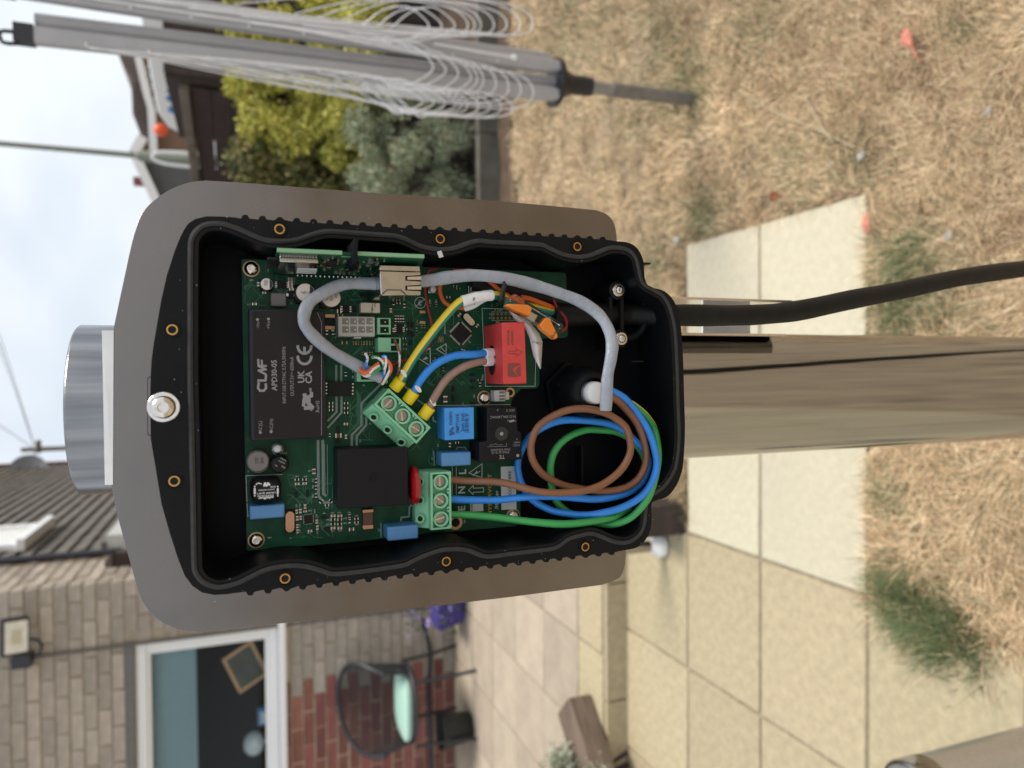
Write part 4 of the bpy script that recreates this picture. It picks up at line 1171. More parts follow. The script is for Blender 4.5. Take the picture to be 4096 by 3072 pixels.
out_px += [(v.x, v.y) for v in catmull([Vector((*p, 0)) for p in o2], 4)]
out_px += teeth(bot_x, lambda x: 2382 - .112*(x-1001), -1, True)
out_px += [(950, 2371), (905, 2377), (858, 2380), (808, 2370), (769, 2343), (739, 2303), (710, 2229), (678, 2129), (646, 2016), (624, 1881), (610, 1800), (603, 1754)]
gas_px = [(762, 1500), (762, 1200), (763, 1012), (767, 957), (789, 921), (825, 899), (884, 896), (929, 908), (975, 926), (1020, 946), (1065, 962), (1119, 966), (1178, 962), (1223, 948), (1269, 933), (1305, 927), (1359, 928), (1500, 939),
          (1575, 944), (1614, 954), (1649, 971), (1689, 988), (1749, 998), (1798, 996), (1838, 986), (1878, 971), (1918, 964), (1972, 969), (2146, 978), (2181, 986), (2221, 1006), (2261, 1021), (2310, 1028), (2355, 1023), (2395, 1008), (2435, 993),
          (2475, 992), (2514, 1003), (2539, 1030), (2550, 1068), (2556, 1095), (2562, 1119), (2576, 1141), (2609, 1159), (2645, 1181), (2667, 1210), (2681, 1246), (2692, 1289), (2699, 1344), (2705, 1452), (2709, 1600), (2714, 1740), (2705, 1844),
          (2687, 1898), (2651, 1948), (2606, 1979), (2588, 1997), (2581, 2042), (2574, 2101), (2552, 2142), (2506, 2169), (2452, 2165), (2407, 2146), (2362, 2133), (2316, 2142), (2271, 2156), (2235, 2183), (2194, 2196), (2043, 2214), (1961, 2225),
          (1923, 2220), (1880, 2203), (1836, 2195), (1771, 2198), (1717, 2214), (1663, 2236), (1619, 2258), (1554, 2269), (1495, 2278), (1370, 2293), (1320, 2293), (1276, 2278), (1221, 2264), (1161, 2261), (1097, 2269), (1047, 2283), (997, 2308), (948, 2331),
          (888, 2346), (848, 2343), (808, 2323), (783, 2288), (777, 2239), (773, 2000), (768, 1750)]
enc = thing('enclosure', P(1700, 1640, D_BACK), 'open black plastic charger enclosure with ribbed sides bolted to the plate', 'enclosure')
outl = loop(out_px, D_RIM)
gasl = resample(smooth_loop(gas_px, D_RIM, 4), 420)
inn = offset(gasl, 0.0034)
inn2 = offset(gasl, 0.0034)
g = G()
g.prism([outl, inn], D_RIM, D_FLOOR, back=False, loops2=[outl, inn2])
g.prism([outl], D_FLOOR, D_BACK, 1)
body = g.obj('body', [M['black_plastic'], M['black_inner']], enc)
g = G(); l1, l2 = offset(gasl, -0.0014), offset(gasl, 0.0014)
rr = [[(x, D_RIM, z) for x, z in l1], [(x, D_RIM-.0008, z) for x, z in offset(gasl, -0.0011)], [(x, D_RIM-.0012, z) for x, z in gasl], [(x, D_RIM-.0008, z) for x, z in offset(gasl, 0.0011)], [(x, D_RIM, z) for x, z in l2]]
g.rings(rr, cap=False); g.obj('gasket', M['rubber'], enc)
g = G(); g.prism([offset(gasl, 0.0018), offset(gasl, 0.0033)], D_RIM-.0009, D_RIM+.001); g.obj('sealing_lip', M['black_plastic'], enc, bev=0.0003)
g = G(); sp = random.Random(5)
for _ in range(90):
    q_ = offset(gasl, sp.uniform(-.0085, -.0020) if sp.random() < .6 else sp.uniform(.0019, .0032))[sp.randrange(420)]; w_ = sp.uniform(.00008, .00022)
    y_ = D_RIM - (.00003 if sp.random() < .6 else .00095); g.add([(q_[0]-w_, y_, q_[1]-w_*.6), (q_[0]+w_, y_, q_[1]-w_*.4), (q_[0]+w_*.7, y_, q_[1]+w_), (q_[0]-w_*.6, y_, q_[1]+w_*.7)], [(0, 1, 2, 3)])
g.obj('dust_specks', M['dust'], enc, kind='stuff')
# brass inserts
for x, y in ((1118, 917), (1760, 956), (2308, 987), (1140, 2313), (1784, 2245), (2340, 2187), (689, 1319), (697, 1924)):
    c = P(x, y, D_RIM-.0003); g = G()
    d = Vector((0, -1, 0))
    g.lathe(c + Vector((0, .0002, 0)), d, [(0, .0040), (.0005, .0040), (.0006, .0034)], 24, mi=1, cap=False)
    g.lathe(c, d, [(0, .0025), (.0006, .0025), (.0006, .0018), (-.0001, .0018)], 24, cap=False)
    g.lathe(c, d, [(0, .0018), (.00005, .0018)], 16, mi=2)
    g.obj('brass_insert', [M['brass'], M['black_plastic'], M['hole']], enc)
def torx(c, r, hh, nm, parent, mt, wash=0.0, hexs=6):
    d = Vector((0, -1, 0)); g = G(); c = Vector(c)
    if wash: g.lathe(c, d, [(0, wash), (.0010, wash), (.0013, wash-.0003)], 36); c = c + d*.00125
    g.lathe(c, d, [(0, r), (hh*.35, r*.99), (hh*.7, r*.86), (hh*.95, r*.6), (hh, r*.44), (hh*.99, r*.42), (hh*.45, r*.40), (hh*.44, .0001)], 30)
    for k in range(hexs):
        a_ = 2*math.pi*k/hexs + .3
        p_ = c + Vector((math.cos(a_)*r*.42, -hh*.72, math.sin(a_)*r*.42)); g.lathe(p_, d, [(-hh*.2, r*.11), (hh*.27, r*.11), (hh*.29, r*.06)], 8)
    return g.obj(nm, mt, parent)
torx(P(655, 1628, D_RIM), .0054, .0036, 'fixing_bolt', enc, M['bright_screw'], wash=.0070, hexs=0)
# cable clamp, gland and moulded ribs inside
cl1, cl2 = P(2472, 1160, .385), P(2483, 1355, .385)
g = G()
for c in (cl1, cl2): g.lathe((c.x, D_FLOOR, c.z), (0, -1, 0), [(0, .0060), (.0235, .0056), (.0238, .0052)], 24)
for dx in (-.0047, .0030):
    g.box((cl2.x+.004, .3865, cl1.z+dx), (cl1.x-.004, .3915, cl1.z+dx+.0022))
g.obj('cable_clamp', M['black_plastic'], enc)
torx(cl1 + Vector((0, .0001, 0)), .0026, .0018, 'clamp_screw', enc, M['bright_screw'], wash=.0040); torx(cl2 + Vector((0, .0001, 0)), .0026, .0018, 'clamp_screw', enc, M['bright_screw'], wash=.0040)
g = G(); c = P(2535, 1255, .392)
pts = [c + Vector((.015*math.cos(t), 0, -.015*abs(math.sin(t))**.9 + .006)) for t in [math.pi*i/12 for i in range(13)]]
g.tube(pts, .0026, n=10, sub=2); g.obj('cable_seal', M['black_plastic'], enc)
g = G(); zf = inn2
c = P(2560, 1445, .37); d_ = P(2560, 1445, .345)
g.box((c.x-.0004, .376, c.z-.006), (c.x+.0004, .405, c.z+.002)); g.obj('rib', M['black_plastic'], enc)
for xx, yy in ((2440, 1050), (2500, 1060)):
    q = P(xx, yy, .395); g = G(); g.box((q.x-.0005, .385, q.z-.012), (q.x+.0005, .4089, q.z+.001)); g.obj('rib', M['black_plastic'], enc)
q = P(2330, 1980, .40); g = G(); g.box((q.x, .4, q.z-.0005), (q.x+.03, .4089, q.z+.0005)); g.obj('rib', M['black_plastic'], enc)
gl = P(2385, 1572, .372); gx, gz = gl.x, gl.z
g = G()
hexp = lambda r, y: [(gx + r*math.cos(math.pi/3*k+.2), y, gz + r*math.sin(math.pi/3*k+.2)) for k in range(6)]
g.rings([hexp(.0185, D_FLOOR), hexp(.0185, D_FLOOR-.005)], sm=False)
g.rings([hexp(.0165, D_FLOOR-.0052), hexp(.0165, D_FLOOR-.018)], sm=False)
g.lathe((gx, D_FLOOR-.018, gz), (0, -1, 0), [(0, .0155), (.008, .0152), (.013, .0140), (.0165, .0120), (.0175, .0105), (.0170, .0088), (.0100, .0082)], 36)
gd = g.obj('cable_gland', M['black_plastic'], enc)
g = G(); g.lathe((gx, D_FLOOR-.020, gz), (0, -1, 0), [(0, .0066), (.0165, .0066), (.0180, .0060), (.0185, .0048)], 24); g.obj('cable_sheath_end', M['sleeve'], gd)

# ================================================================== CIRCUIT BOARD
pcb = thing('circuit_board', P(1500, 1640, DP), 'green circuit board with relays, capacitors and connectors inside the enclosure', 'circuit board')
pcb_px = [(966, 1040), (972, 1036), (1700, 1068), (2258, 1091), (2264, 1096), (2272, 1335), (2268, 1346), (2258, 1351), (2172, 1353), (2160, 1360), (2157, 1540), (2146, 1553), (2083, 1556), (2062, 1578), (2046, 1603), (2042, 1650), (2062, 1850), (2080, 1860), (2083, 2092), (2062, 2104), (1700, 2136), (1400, 2168), (993, 2203), (987, 2197)]
g = G(); g.prism([loop(pcb_px, DP)], DP, DP+.0016); board = g.obj('board', M['pcb'], pcb)
g = G()
for x, y in ((1017, 1075), (1018, 2160), (1936, 1592), (2052, 2066)):
    c = P(x, y, DP); g.cyl((c.x, DP+.0017, c.z), (c.x, D_FLOOR, c.z), .0035, n=14)
g.obj('standoff', M['black_plastic'], enc)
for x, y in ((1005, 1075), (1025, 2160), (1936, 1592), (2052, 2062)):
    c = P(x, y, DP); g = G(); g.lathe(c, (0, -1, 0), [(0, .0042), (.00015, .0042)], 24); g.obj('screw_pad', M['pad'], pcb)
    torx(c + Vector((0, -.0002, 0)), .0036, .0026, 'board_screw', pcb, M['bright_screw'])
for x, y, r in ((1822, 2090, .0042), (2040, 1570, .0029)):
    c = P(x, y, DP); g = G(); g.lathe(c, (0, -1, 0), [(0, r), (.00015, r)], 24); g.lathe(c, (0, -1, 0), [(.0002, r*.6), (.0003, r*.6)], 20, mi=1); g.obj('plated_hole', [M['pad'], M['hole']], pcb)

def pbox(nm, x0, x1, y0, y1, h, mt, bev=.0004, parent=None, d1=None, label=None, mtx=None):
    D = DP - h; xm, ym = (x0+x1)/2, (y0+y1)/2
    A, B = P(xm, y1, D).x, P(xm, y0, D).x; Z0, Z1 = P(x1, ym, D).z, P(x0, ym, D).z
    g = G(); g.box((A, D, Z0), (B, DP if d1 is None else d1, Z1))
    o = g.obj(nm, mt, parent or pcb, bev=bev, label=label); return o
def ppoly(nm, px, D0, D1, mt, bev=.0004, parent=None):
    g = G(); g.prism([loop(px, D0)], D0, D1); return g.obj(nm, mt, parent or pcb, bev=bev)
def texts(nm, items, D, mt, parent):
    g = G()
    for it in items:
        s, x, y, h, rot = it[:5]; text_px(g, s, x, y, D, h, rot, *(it[5:]))
    return g.obj(nm, mt, parent)
STK = [0]
def strips(g, pts, D, w):          # flat printed line through pixels
    for (xa_, ya_), (xb_, yb_) in zip(pts, pts[1:]):
        STK[0] += 1; dq = D - 2.5e-6*(STK[0] % 13)
        a_, b_ = P(xa_, ya_, dq), P(xb_, yb_, dq); d_ = (b_-a_)
        if d_.length < 1e-6: continue
        n_ = Vector((-d_.z, 0, d_.x)).normalized()*w/2; e_ = d_.normalized()*w*.3
        g.add([a_-n_-e_, b_-n_+e_, b_+n_+e_, a_+n_-e_], [(0, 1, 2, 3)])

# --- power module
HM = .020; DM = DP - HM
mod = pbox('power_module', 997, 1304, 1236, 1758, HM, M['module_side'], .0012)
o = ppoly('module_lid', [(1011, 1246), (1288, 1243), (1297, 1746), (1018, 1754)], DM-.0003, DM, M['module'], .0001, mod)
T = DM - .0005
texts('module_print', [('AC(L)', 1042, 1706, 14, 0), ('AC(N)', 1086, 1700, 14, 0), ('-Vo', 1032, 1300, 14, 0), ('+Vo', 1074, 1300, 14, 0), ('APD30-05', 1098, 1501, 22, 0, .02), ('INPUT:100-277VAC 0.75A,50/60Hz', 1137, 1500, 15, 0, 0, 0, .78),
                       ('OUTPUT:5V⎓ 6000mA', 1169, 1506, 15, 0, 0, 0, .80), ('RoHS', 1271, 1626, 15, 0), ('UK', 1206, 1508, 26, 0, .03), ('CA', 1236, 1510, 26, 0, .03), ('c', 1243, 1640, 15, 0, .02), ('us', 1240, 1560, 14, 0, .03)], T, M['print_grey'], mod)
g = G()
strips(g, [(1033, 1560), (1031, 1550)], T, .0001)
for off in ((1034, 1548),):                  # maker's mark drawn as bold strokes
    strips(g, [(1035, 1531), (1032, 1552), (1040, 1563), (1055, 1563), (1064, 1553), (1063, 1536)], T, .0011)
    strips(g, [(1032, 1522), (1062, 1522), (1064, 1502)], T, .0011)
    strips(g, [(1064, 1498), (1034, 1482), (1064, 1478), (1034, 1464)], T, .0010)
    strips(g, [(1064, 1464), (1034, 1462), (1033, 1438)], T, .0010); strips(g, [(1048, 1460), (1047, 1441)], T, .0009)
    strips(g, [(1220, 1632), (1250, 1630), (1222, 1600), (1218, 1578)], T, .0019); strips(g, [(1214, 1622), (1216, 1598), (1236, 1596), (1236, 1618)], T, .0016); strips(g, [(1216, 1590), (1246, 1584), (1246, 1572)], T, .0016)
    for cy_, hasbar in ((1384, 1), (1426, 0)):            # CE mark as two arcs
        arc = [(1218 + 27*math.sin(t), cy_ + 30*math.cos(t)) for t in [math.radians(a_) for a_ in range(-90, 91, 15)]]
        strips(g, arc, T, .0013)
        if hasbar: strips(g, [(1218, cy_+28), (1218, cy_+6)], T, .0013)
    strips(g, [(1286, 1290), (1286, 1740)], T, .00022); strips(g, [(1286, 1290), (1270, 1250)], T, .00022)
for x, y in ((1041, 1730), (1084, 1727), (1030, 1278), (1074, 1276)):
    c = P(x, y, T); g.add([c + Vector((.0007*math.cos(t), 0, .0007*math.sin(t))) for t in [math.pi*k/6 for k in range(12)]], [tuple(range(12))])
g.obj('module_logo', M['print_grey'], mod)

# --- big relay, varistor, film capacitors, filter choke
HR = .0175
rel = ppoly('relay', [(1350, 1798), (1633, 1789), (1634, 2018), (1351, 2036)], DP-HR, DP, M['relay'], .0005)
c = P(1494, 1909, DP-HR-.0001); g = G()
g.lathe(c, (0, -1, 0), [(0, .0021), (.0002, .0021), (.0002, .0018), (.0001, .0017)], 24, cap=False); g.lathe(c, (0, -1, 0), [(0, .0008), (.0001, .0007)], 14); g.obj('vent_mark', M['relay'], rel)
dm('relay_gloss', (0.02, 0.025, 0.03), 0.15)
ca = P(1653, 1940, DP-.010); g = G()
rr = []
for dz, s in ((-.0024, .55), (-.0021, .85), (-.0010, 1.0), (.0010, 1.0), (.0021, .85), (.0024, .55)):
    rr.append([(ca.x + .0107*s*math.cos(t), DP-.0108 + .0107*s*math.sin(t), ca.z + dz) for t in [2*math.pi*k/28 for k in range(28)]])
g.rings(rr); g.obj('varistor', M['varistor'], pcb)
def cap_box(x0, x1, y0, y1, h, nm='film_capacitor', mt='blue_cap', bev=.0008): return pbox(nm, x0, x1, y0, y1, h, M[mt], bev)
cap_box(998, 1139, 2020, 2075, .011); cap_box(1550, 1674, 2104, 2160, .013); cap_box(1766, 1885, 1809, 1864, .013)
zm = cap_box(1779, 1897, 1630, 1759, .017, 'voltage_transformer', 'blue_zmpt', .0005)
T = DP-.0174
texts('transformer_print', [('E365876', 1804, 1673, 11, 0, .02), ('ZMPT101K', 1831, 1694, 13, 0, .02, 0, .9), ('2mA: 2mA', 1851, 1690, 13, 0, .02, 0, .9), ('泽明电子', 1869, 1692, 14, 0, .01)], T, M['blue_dark'], zm)
g = G(); strips(g, [(1800, 1738), (1815, 1734), (1802, 1726), (1812, 1712)], T, .0012); g.obj('recognition_mark', M['blue_dark'], zm)
chk = pbox('filter_choke', 1002, 1126, 1916, 2008, .015, M['relay'], .0030)
T = DP-.0153
texts('choke_print', [('schaffner', 1064, 1991, 12, 90, .03), ('RN218-0.4-02-47M', 1062, 1982, 6, 90, .02), ('0.4A/300V @ 40°C', 1065, 1972, 7, 90, .02), ('2x47mH 40/100/56', 1066, 1959, 6, 90, .02), ('0532R', 1092, 1947, 6, 90, .02)], T, M['print_white'], chk)
g = G()
for x in (1019, 1111):
    strips(g, [(x, 1946), (x, 1984)], T, .0002); strips(g, [(x, 1955), (x, 1974)], T, .0009)
    for y in (1946, 1983):
        cc = P(x, y, T); g.add([cc + Vector((.0004*math.cos(t), 0, .0004*math.sin(t))) for t in [math.pi*k/5 for k in range(10)]], [tuple(range(10))])
strips(g, [(1056, 1944), (1060, 1932), (1066, 1944), (1072, 1932), (1078, 1940)], T, .0009); strips(g, [(1024, 1938), (1034, 1932), (1046, 1936)], T, .0005)
g.obj('choke_symbol', M['print_white'], chk)
# --- power relay (cranked outline)
HP = .0185
rl = ppoly('power_relay', [(1948, 1630), (2067, 1627), (2072, 1724), (2087, 1728), (2089, 1838), (1919, 1850), (1917, 1768), (1949, 1765)], DP-HP, DP, M['relay'], .0006)
T = DP-HP-.0002
texts('relay_print', [('N.O.30A,240VAC', 2012, 1667, 10, 90), ('2531 5', 2042, 1641, 9, 90), ('.,6', 1992, 1641, 8, 90), ('12VDC', 2066, 1781, 7, 90), ('FORM', 2068, 1769, 7, 90), ('A', 2068, 1757, 7, 90), ('Potter & Brumfield', 2002, 1799, 9, 90, 0, 0, .8), ('T9AS1D12-12', 2002, 1809, 9, 90), ('TE', 2008, 1827, 15, 90, .01), ('c', 2062, 1685, 9, 90), ('us', 2034, 1684, 9, 90)], T, M['print_grey'], rl)
g = G(); c = P(2006, 1735, T); g.lathe(c, (0, -1, 0), [(0, .0039), (.0001, .0039), (.00012, .0034)], 30, mi=1); g.lathe(c + Vector((0, -.0002, 0)), (0, -1, 0), [(0, .0011), (.0002, .0010)], 16)
strips(g, [(1950, 1787), (2026, 1785), (2026, 1772)], T, .00015); strips(g, [(1958, 1780), (1975, 1779), (1982, 1774), (1990, 1780)], T, .00015); strips(g, [(1992, 1780), (2012, 1778)], T, .00015); strips(g, [(2040, 1686), (2055, 1682)], T, .0012)
cc = P(2071, 1822, T); g.lathe(cc, (0, -1, 0), [(0, .0009), (.0001, .0009)], 12)
g.obj('relay_boss', [M['print_grey'], M['relay_gloss']], rl)
# --- red current sensor with wire hole
DS = DP - .0305
sen = thing  # keep name free
g = G()
q = loop([(2007, 1290), (2099, 1287), (2107, 1535), (2014, 1537)], DS)
g.prism([q], DS, DP); sensor = g.obj('current_sensor', M['sensor'], pcb, bev=.0007)
T = DS - .0002
g = G(); strips(g, [(2036, 1415), (2036, 1405), (2066, 1405)], T, .0003); strips(g, [(2036, 1415), (2066, 1415)], T, .0003); strips(g, [(2066, 1395), (2066, 1405)], T, .0003); strips(g, [(2066, 1415), (2066, 1425), (2090, 1410), (2066, 1395)], T, .0003)
g.obj('arrow_relief', M['sensor_print'], sensor)
g = G(); g.prism([loop([(2032, 1456), (2036, 1453), (2080, 1453), (2083, 1458), (2060, 1468), (2050, 1478), (2058, 1490), (2068, 1500), (2070, 1508), (2036, 1508), (2032, 1504)], T)], T, T+.0001); g.prism([loop([(2068, 1474), (2083, 1464), (2083, 1504), (2076, 1507), (2064, 1488)], T)], T, T+.0001)
g.obj('maker_mark', M['sensor_print'], sensor)
texts('sensor_print', [('RCM14-03', 2034, 1350, 9, 0, .02), ('3200/4007', 2050, 1352, 9, 0, .02)], T, M['sensor_print'], sensor)
zt_ = max(p_[1] for p_ in q)
g = G(); cxs = P(1990, 1435, .385).x
hp = [(cxs + -.0008 + .0084*math.cos(t), DP-.0135 + .0056*math.sin(t), zt_+.00015) for t in [2*math.pi*k/24 for k in range(24)]]
g.add(hp, [tuple(range(24))]); g.obj('wire_hole', M['hole'], sensor)

# --- screw terminal blocks
def terminal(nm, cx_px, cy_px, ang, parent):
    h = .0170; D = DP - h
    c = P(cx_px, cy_px, D); s = Vector((math.cos(ang), 0, math.sin(ang))); t = Vector((s.z, 0, -s.x)); u = Vector((0, -1, 0))
    base = Vector((c.x, DP, c.z)); pit = .01016; hw = 1.5*pit + .0004
    def W(a_, b_, h_): return base + s*a_ + t*b_ + u*h_
    g = G()
    prof = [(.0058, 0), (.0058, h-.0044), (.0054, h-.0042), (-.0058, h-.0042), (-.0058, h-.0047), (-.0105, h-.0085), (-.0122, h-.0105), (-.0122, 0)]
    k = len(prof); q0 = [W(-hw, b_, h_) for b_, h_ in prof]; q1 = [W(hw, b_, h_) for b_, h_ in prof]
    g.add(q0+q1, [tuple(range(k)), tuple(range(2*k-1, k-1, -1))] + [(i, (i+1) % k, k+(i+1) % k, k+i) for i in range(k)])
    o = g.obj(nm, M['term'], parent, bev=.0003)
    g = G()
    def bar(a0, a1, b0, b1): g.obox(W((a0+a1)/2, (b0+b1)/2, h-.0021), s*(a1-a0)/2, u*.0021, t*(b1-b0)/2)
    bar(-hw, hw, .0046, .0058); bar(-hw, hw, -.0058, -.0046); bar(-hw, -hw+.0010, -.0046, .0046); bar(hw-.0010, hw, -.0046, .0046)
    for i in (-1, 0, 1):
        cc = W(i*pit, 0, h-.0042)
        g.lathe(cc, u, [(0, .0042), (.0042, .0042), (.0042, .0032), (0, .0032)], 26, cap=False)
        bar(i*pit-.0011, i*pit+.0011, -.0047, -.0038)
        g.obox(W(i*pit-.0041, .0042, h-.0012), s*.0006+t*.0004, u*.0009, t*.0006); g.obox(W(i*pit+.0041, .0042, h-.0012), s*.0006-t*.0004, u*.0009, t*.0006)
    g.obj('deck_frame', M['term'], o)
    for i in (-1, 0, 1):
        g = G(); cc = W(i*pit, 0, h-.0036)
        g.lathe(cc, u, [(0, .0031), (.0010, .0031), (.0013, .0028)], 22)
        an = .3 + .9*i + cx_px*.01
        e = s*math.cos(an) + t*math.sin(an); f = s*-math.sin(an) + t*math.cos(an)
        g.obox(cc + u*.00135, e*.0027, u*.0001, f*.00035, 1); g.obj('screw', [M['screw'], M['bright_screw']], o)
        g = G(); d_ = (t*-.6 + u*.8).normalized(); st = W(i*pit, -.0068, h-.0105)
        g.lathe(st, d_, [(0, .0026), (.0062, .0026), (.0064, .0022), (.0060, .0015)], 18, cap=False); g.lathe(st, d_, [(.0060, .0015), (.00605, .0015)], 12, mi=1)
        g.obj('test_port', [M['term'], M['hole']], o)
    return o, W, h
tb1, W1, hT = terminal('terminal_block', 1764, 2003, 0.0, pcb)
pa, pb = P(1556, 1614, DP-.017), P(1666, 1716, DP-.017)
ang2 = math.atan2(pa.z-pb.z, pa.x-pb.x)
tb2, W2, _ = terminal('terminal_block', 1611, 1665, ang2, pcb)

# --- round parts
def can(x, y, rpx, h, label_lines, rot=0, black=True, parent=None):
    D = DP-h; c = P(x, y, D); r = (P(x, y-rpx, D)-c).length
    g = G(); g.lathe((c.x, DP-.0016, c.z), (0, -1, 0), [(0, r*.97), (.0008, r*.97), (.0011, r*.90), (.0015, r*.97), (h-.0022, r), (h-.0017, r*.96)], 32)
    o = g.obj('electrolytic_capacitor', M['can'], pcb)
    g = G(); g.box((c.x-r*1.05, DP-.0016, c.z-r*1.05), (c.x+r*1.05, DP-.0001, c.z+r*1.05)); g.obj('capacitor_base', M['chip'], o, bev=.0008)
    T = D-.00018
    if black:
        g = G(); seg = [(c.x + r*.93*math.cos(t), T, c.z + r*.93*math.sin(t)) for t in [math.radians(210 + 120*k/12) for k in range(13)]]
        g.add(seg, [tuple(range(13))]); g.obj('polarity_band', M['can_black'], o)
    texts('capacitor_print', [(s, x+dx, y+dy, hh, rot) for s, dx, dy, hh in label_lines], T-.00002, M['print_dark'], o)
    return o
can(1067, 1136, 24, .0065, [('100', -3, 2, 7), ('CFP', -3, -6, 7), ('E7S', -3, -13, 7)], 90)
can(1222, 1170, 37, .0100, [('JVI', -10, 0, 10), ('170', 4, 0, 10), ('TL', 18, 0, 10)], 60)
can(1325, 1190, 38, .0100, [('JVI', 18, -6, 10), ('170', 0, 2, 10), ('TL', -18, 6, 10)], 180, False)
c = P(1032, 1846, DP-.008); g = G(); g.lathe((c.x, DP-.0001, c.z), (0, -1, 0), [(0, .0055), (.001, .0056), (.007, .0056), (.0078, .0050), (.0079, .0049)], 34); o = g.obj('drum_inductor', M['ind_grey'], pcb)
texts('inductor_print', [('WE', 1047, 1842, 13, 180), ('.222', 1027, 1840, 13, 180)], DP-.0083, M['print_dark'], o)
c = P(1119, 1858, DP-.010); g = G(); g.lathe((c.x, DP-.0001, c.z), (0, -1, 0), [(0, .0045), (.001, .0046), (.009, .0046), (.0098, .0040), (.0099, .0038)], 30); o = g.obj('radial_capacitor', M['chip'], pcb)
texts('capacitor_print', [('TDK', 1134, 1868, 7, 60), ('KG21M1', 1126, 1848, 6, 60), ('TXW03', 1134, 1838, 6, 60), ('Ro', 1104, 1862, 6, 60)], DP-.0103, M['silk'], o)
c = P(1110, 1795, DP-.007); g = G(); g.lathe((c.x, DP-.0001, c.z), (0, -1, 0), [(0, .0026), (.0055, .0024), (.0068, .0017), (.0073, .0005)], 22); o = g.obj('led', M['clear_led'], pcb)
g = G(); g.tube([c, c + Vector((-.001, .001, -.003)), c + Vector((-.001, .006, -.0045))], .0004, n=6, sub=3); g.obj('led_lead', M['solder'], o)
pbox('power_inductor', 1083, 1146, 1171, 1226, .004, M['ind_grey'], .0008)
# crystals (rounded metal cans)
def crystal(x0, y0, x1, y1, w):
    a_, b_ = P(x0, y0, DP-.0035), P(x1, y1, DP-.0035); g = G(); d_ = (b_-a_).normalized(); n_ = Vector((-d_.z, 0, d_.x))
    pts = []
    for cc, a0 in ((b_, -90), (a_, 90)):
        for k in range(9):
            t = math.radians(a0 + 180*k/8); pts.append(cc + d_*math.cos(t)*w + n_*math.sin(t)*w)
    g.prism([[(p_.x, p_.z) for p_ in pts]], DP-.0035, DP-.0004); o = g.obj('crystal', M['copper'] if x0 < 1300 else M['nickel'], pcb, bev=.0005)
    cc = (a_+b_)/2; cc.y = DP; g = G(); g.obox(cc - Vector((0, .0002, 0)), d_*((b_-a_).length/2 + w*1.3), (0, .00019, 0), n_*w*1.15); g.obj('crystal_base', M['chip'], o)
crystal(1160, 2063, 1160, 2113, .0023); crystal(1866, 1266, 1888, 1290, .0018)

# --- connectors
mol = pbox('pin_header', 1352, 1500, 1266, 1346, .010, M['molex'], .0005)
for i in range(4):
    for j in range(2):
        x, y = 1382 + i*32, 1285 + j*33
        c = P(x, y, DP-.0101); g = G(); g.box((c.x-.0017, DP-.01015, c.z-.0017), (c.x+.0017, DP-.0100, c.z+.0017)); g.box((c.x-.0005, DP-.0106, c.z-.0011), (c.x+.0002, DP-.01016, c.z-.0004), 1); g.obj('pin_socket', [M['molex_in'], M['solder']], mol)
pbox('header_latch', 1416, 1446, 1346, 1354, .009, M['molex'], .0004, mol)
gs_ = pbox('green_socket', 1509, 1564, 1271, 1338, .0085, M['term'], .0004)
for y in (1288, 1320):
    c = P(1540, y, DP-.0086); g = G(); g.box((c.x-.0016, DP-.0087, c.z-.0020), (c.x+.0016, DP-.0085, c.z+.0026)); g.box((c.x-.0003, DP-.0090, c.z-.0003), (c.x+.0003, DP-.00871, c.z+.0003), 1); g.obj('contact_well', [M['hole'], M['bright_screw']], gs_)
gp_ = pbox('green_plug', 1512, 1605, 1350, 1408, .0110, M['term'], .0005)
for y in (1364, 1393):
    c = P(1580, y, DP-.0111); g = G(); g.box((c.x-.0014, DP-.0112, c.z-.0022), (c.x+.0014, DP-.0110, c.z+.0022)); g.obj('wire_port', M['hole'], gp_)
gp2 = pbox('green_plug', 1427, 1520, 1466, 1526, .0095, M['term'], .0005)
c = P(1478, 1508, DP-.0096); g = G(); g.box((c.x-.0014, DP-.0097, c.z-.0045), (c.x+.0014, DP-.0095, c.z+.0045)); g.obj('wire_port', M['hole'], gp2)
cr_ = pbox('signal_relay', 1443, 1520, 1211, 1251, .0065, M['cream'], .0003)
texts('relay_print', [('UB2-5ND', 1490, 1228, 6, 90 - 90), ('0426', 1500, 1221, 6, 0), ('JAPAN', 1488, 1238, 6, 0)], DP-.0067, M['print_dark'], cr_)
wc = pbox('white_connector', 1977, 2022, 1561, 1606, .0070, M['label_white'], .0004); pbox('connector_latch', 2022, 2037, 1567, 1599, .0062, M['label_white'], .0003, wc)
for y in (1570, 1584, 1597):
    c = P(2008, y, DP-.0071); g = G(); g.box((c.x-.0006, DP-.0072, c.z-.0016), (c.x+.0006, DP-.0070, c.z+.0016)); g.obj('contact_slot', M['molex_in'], wc)
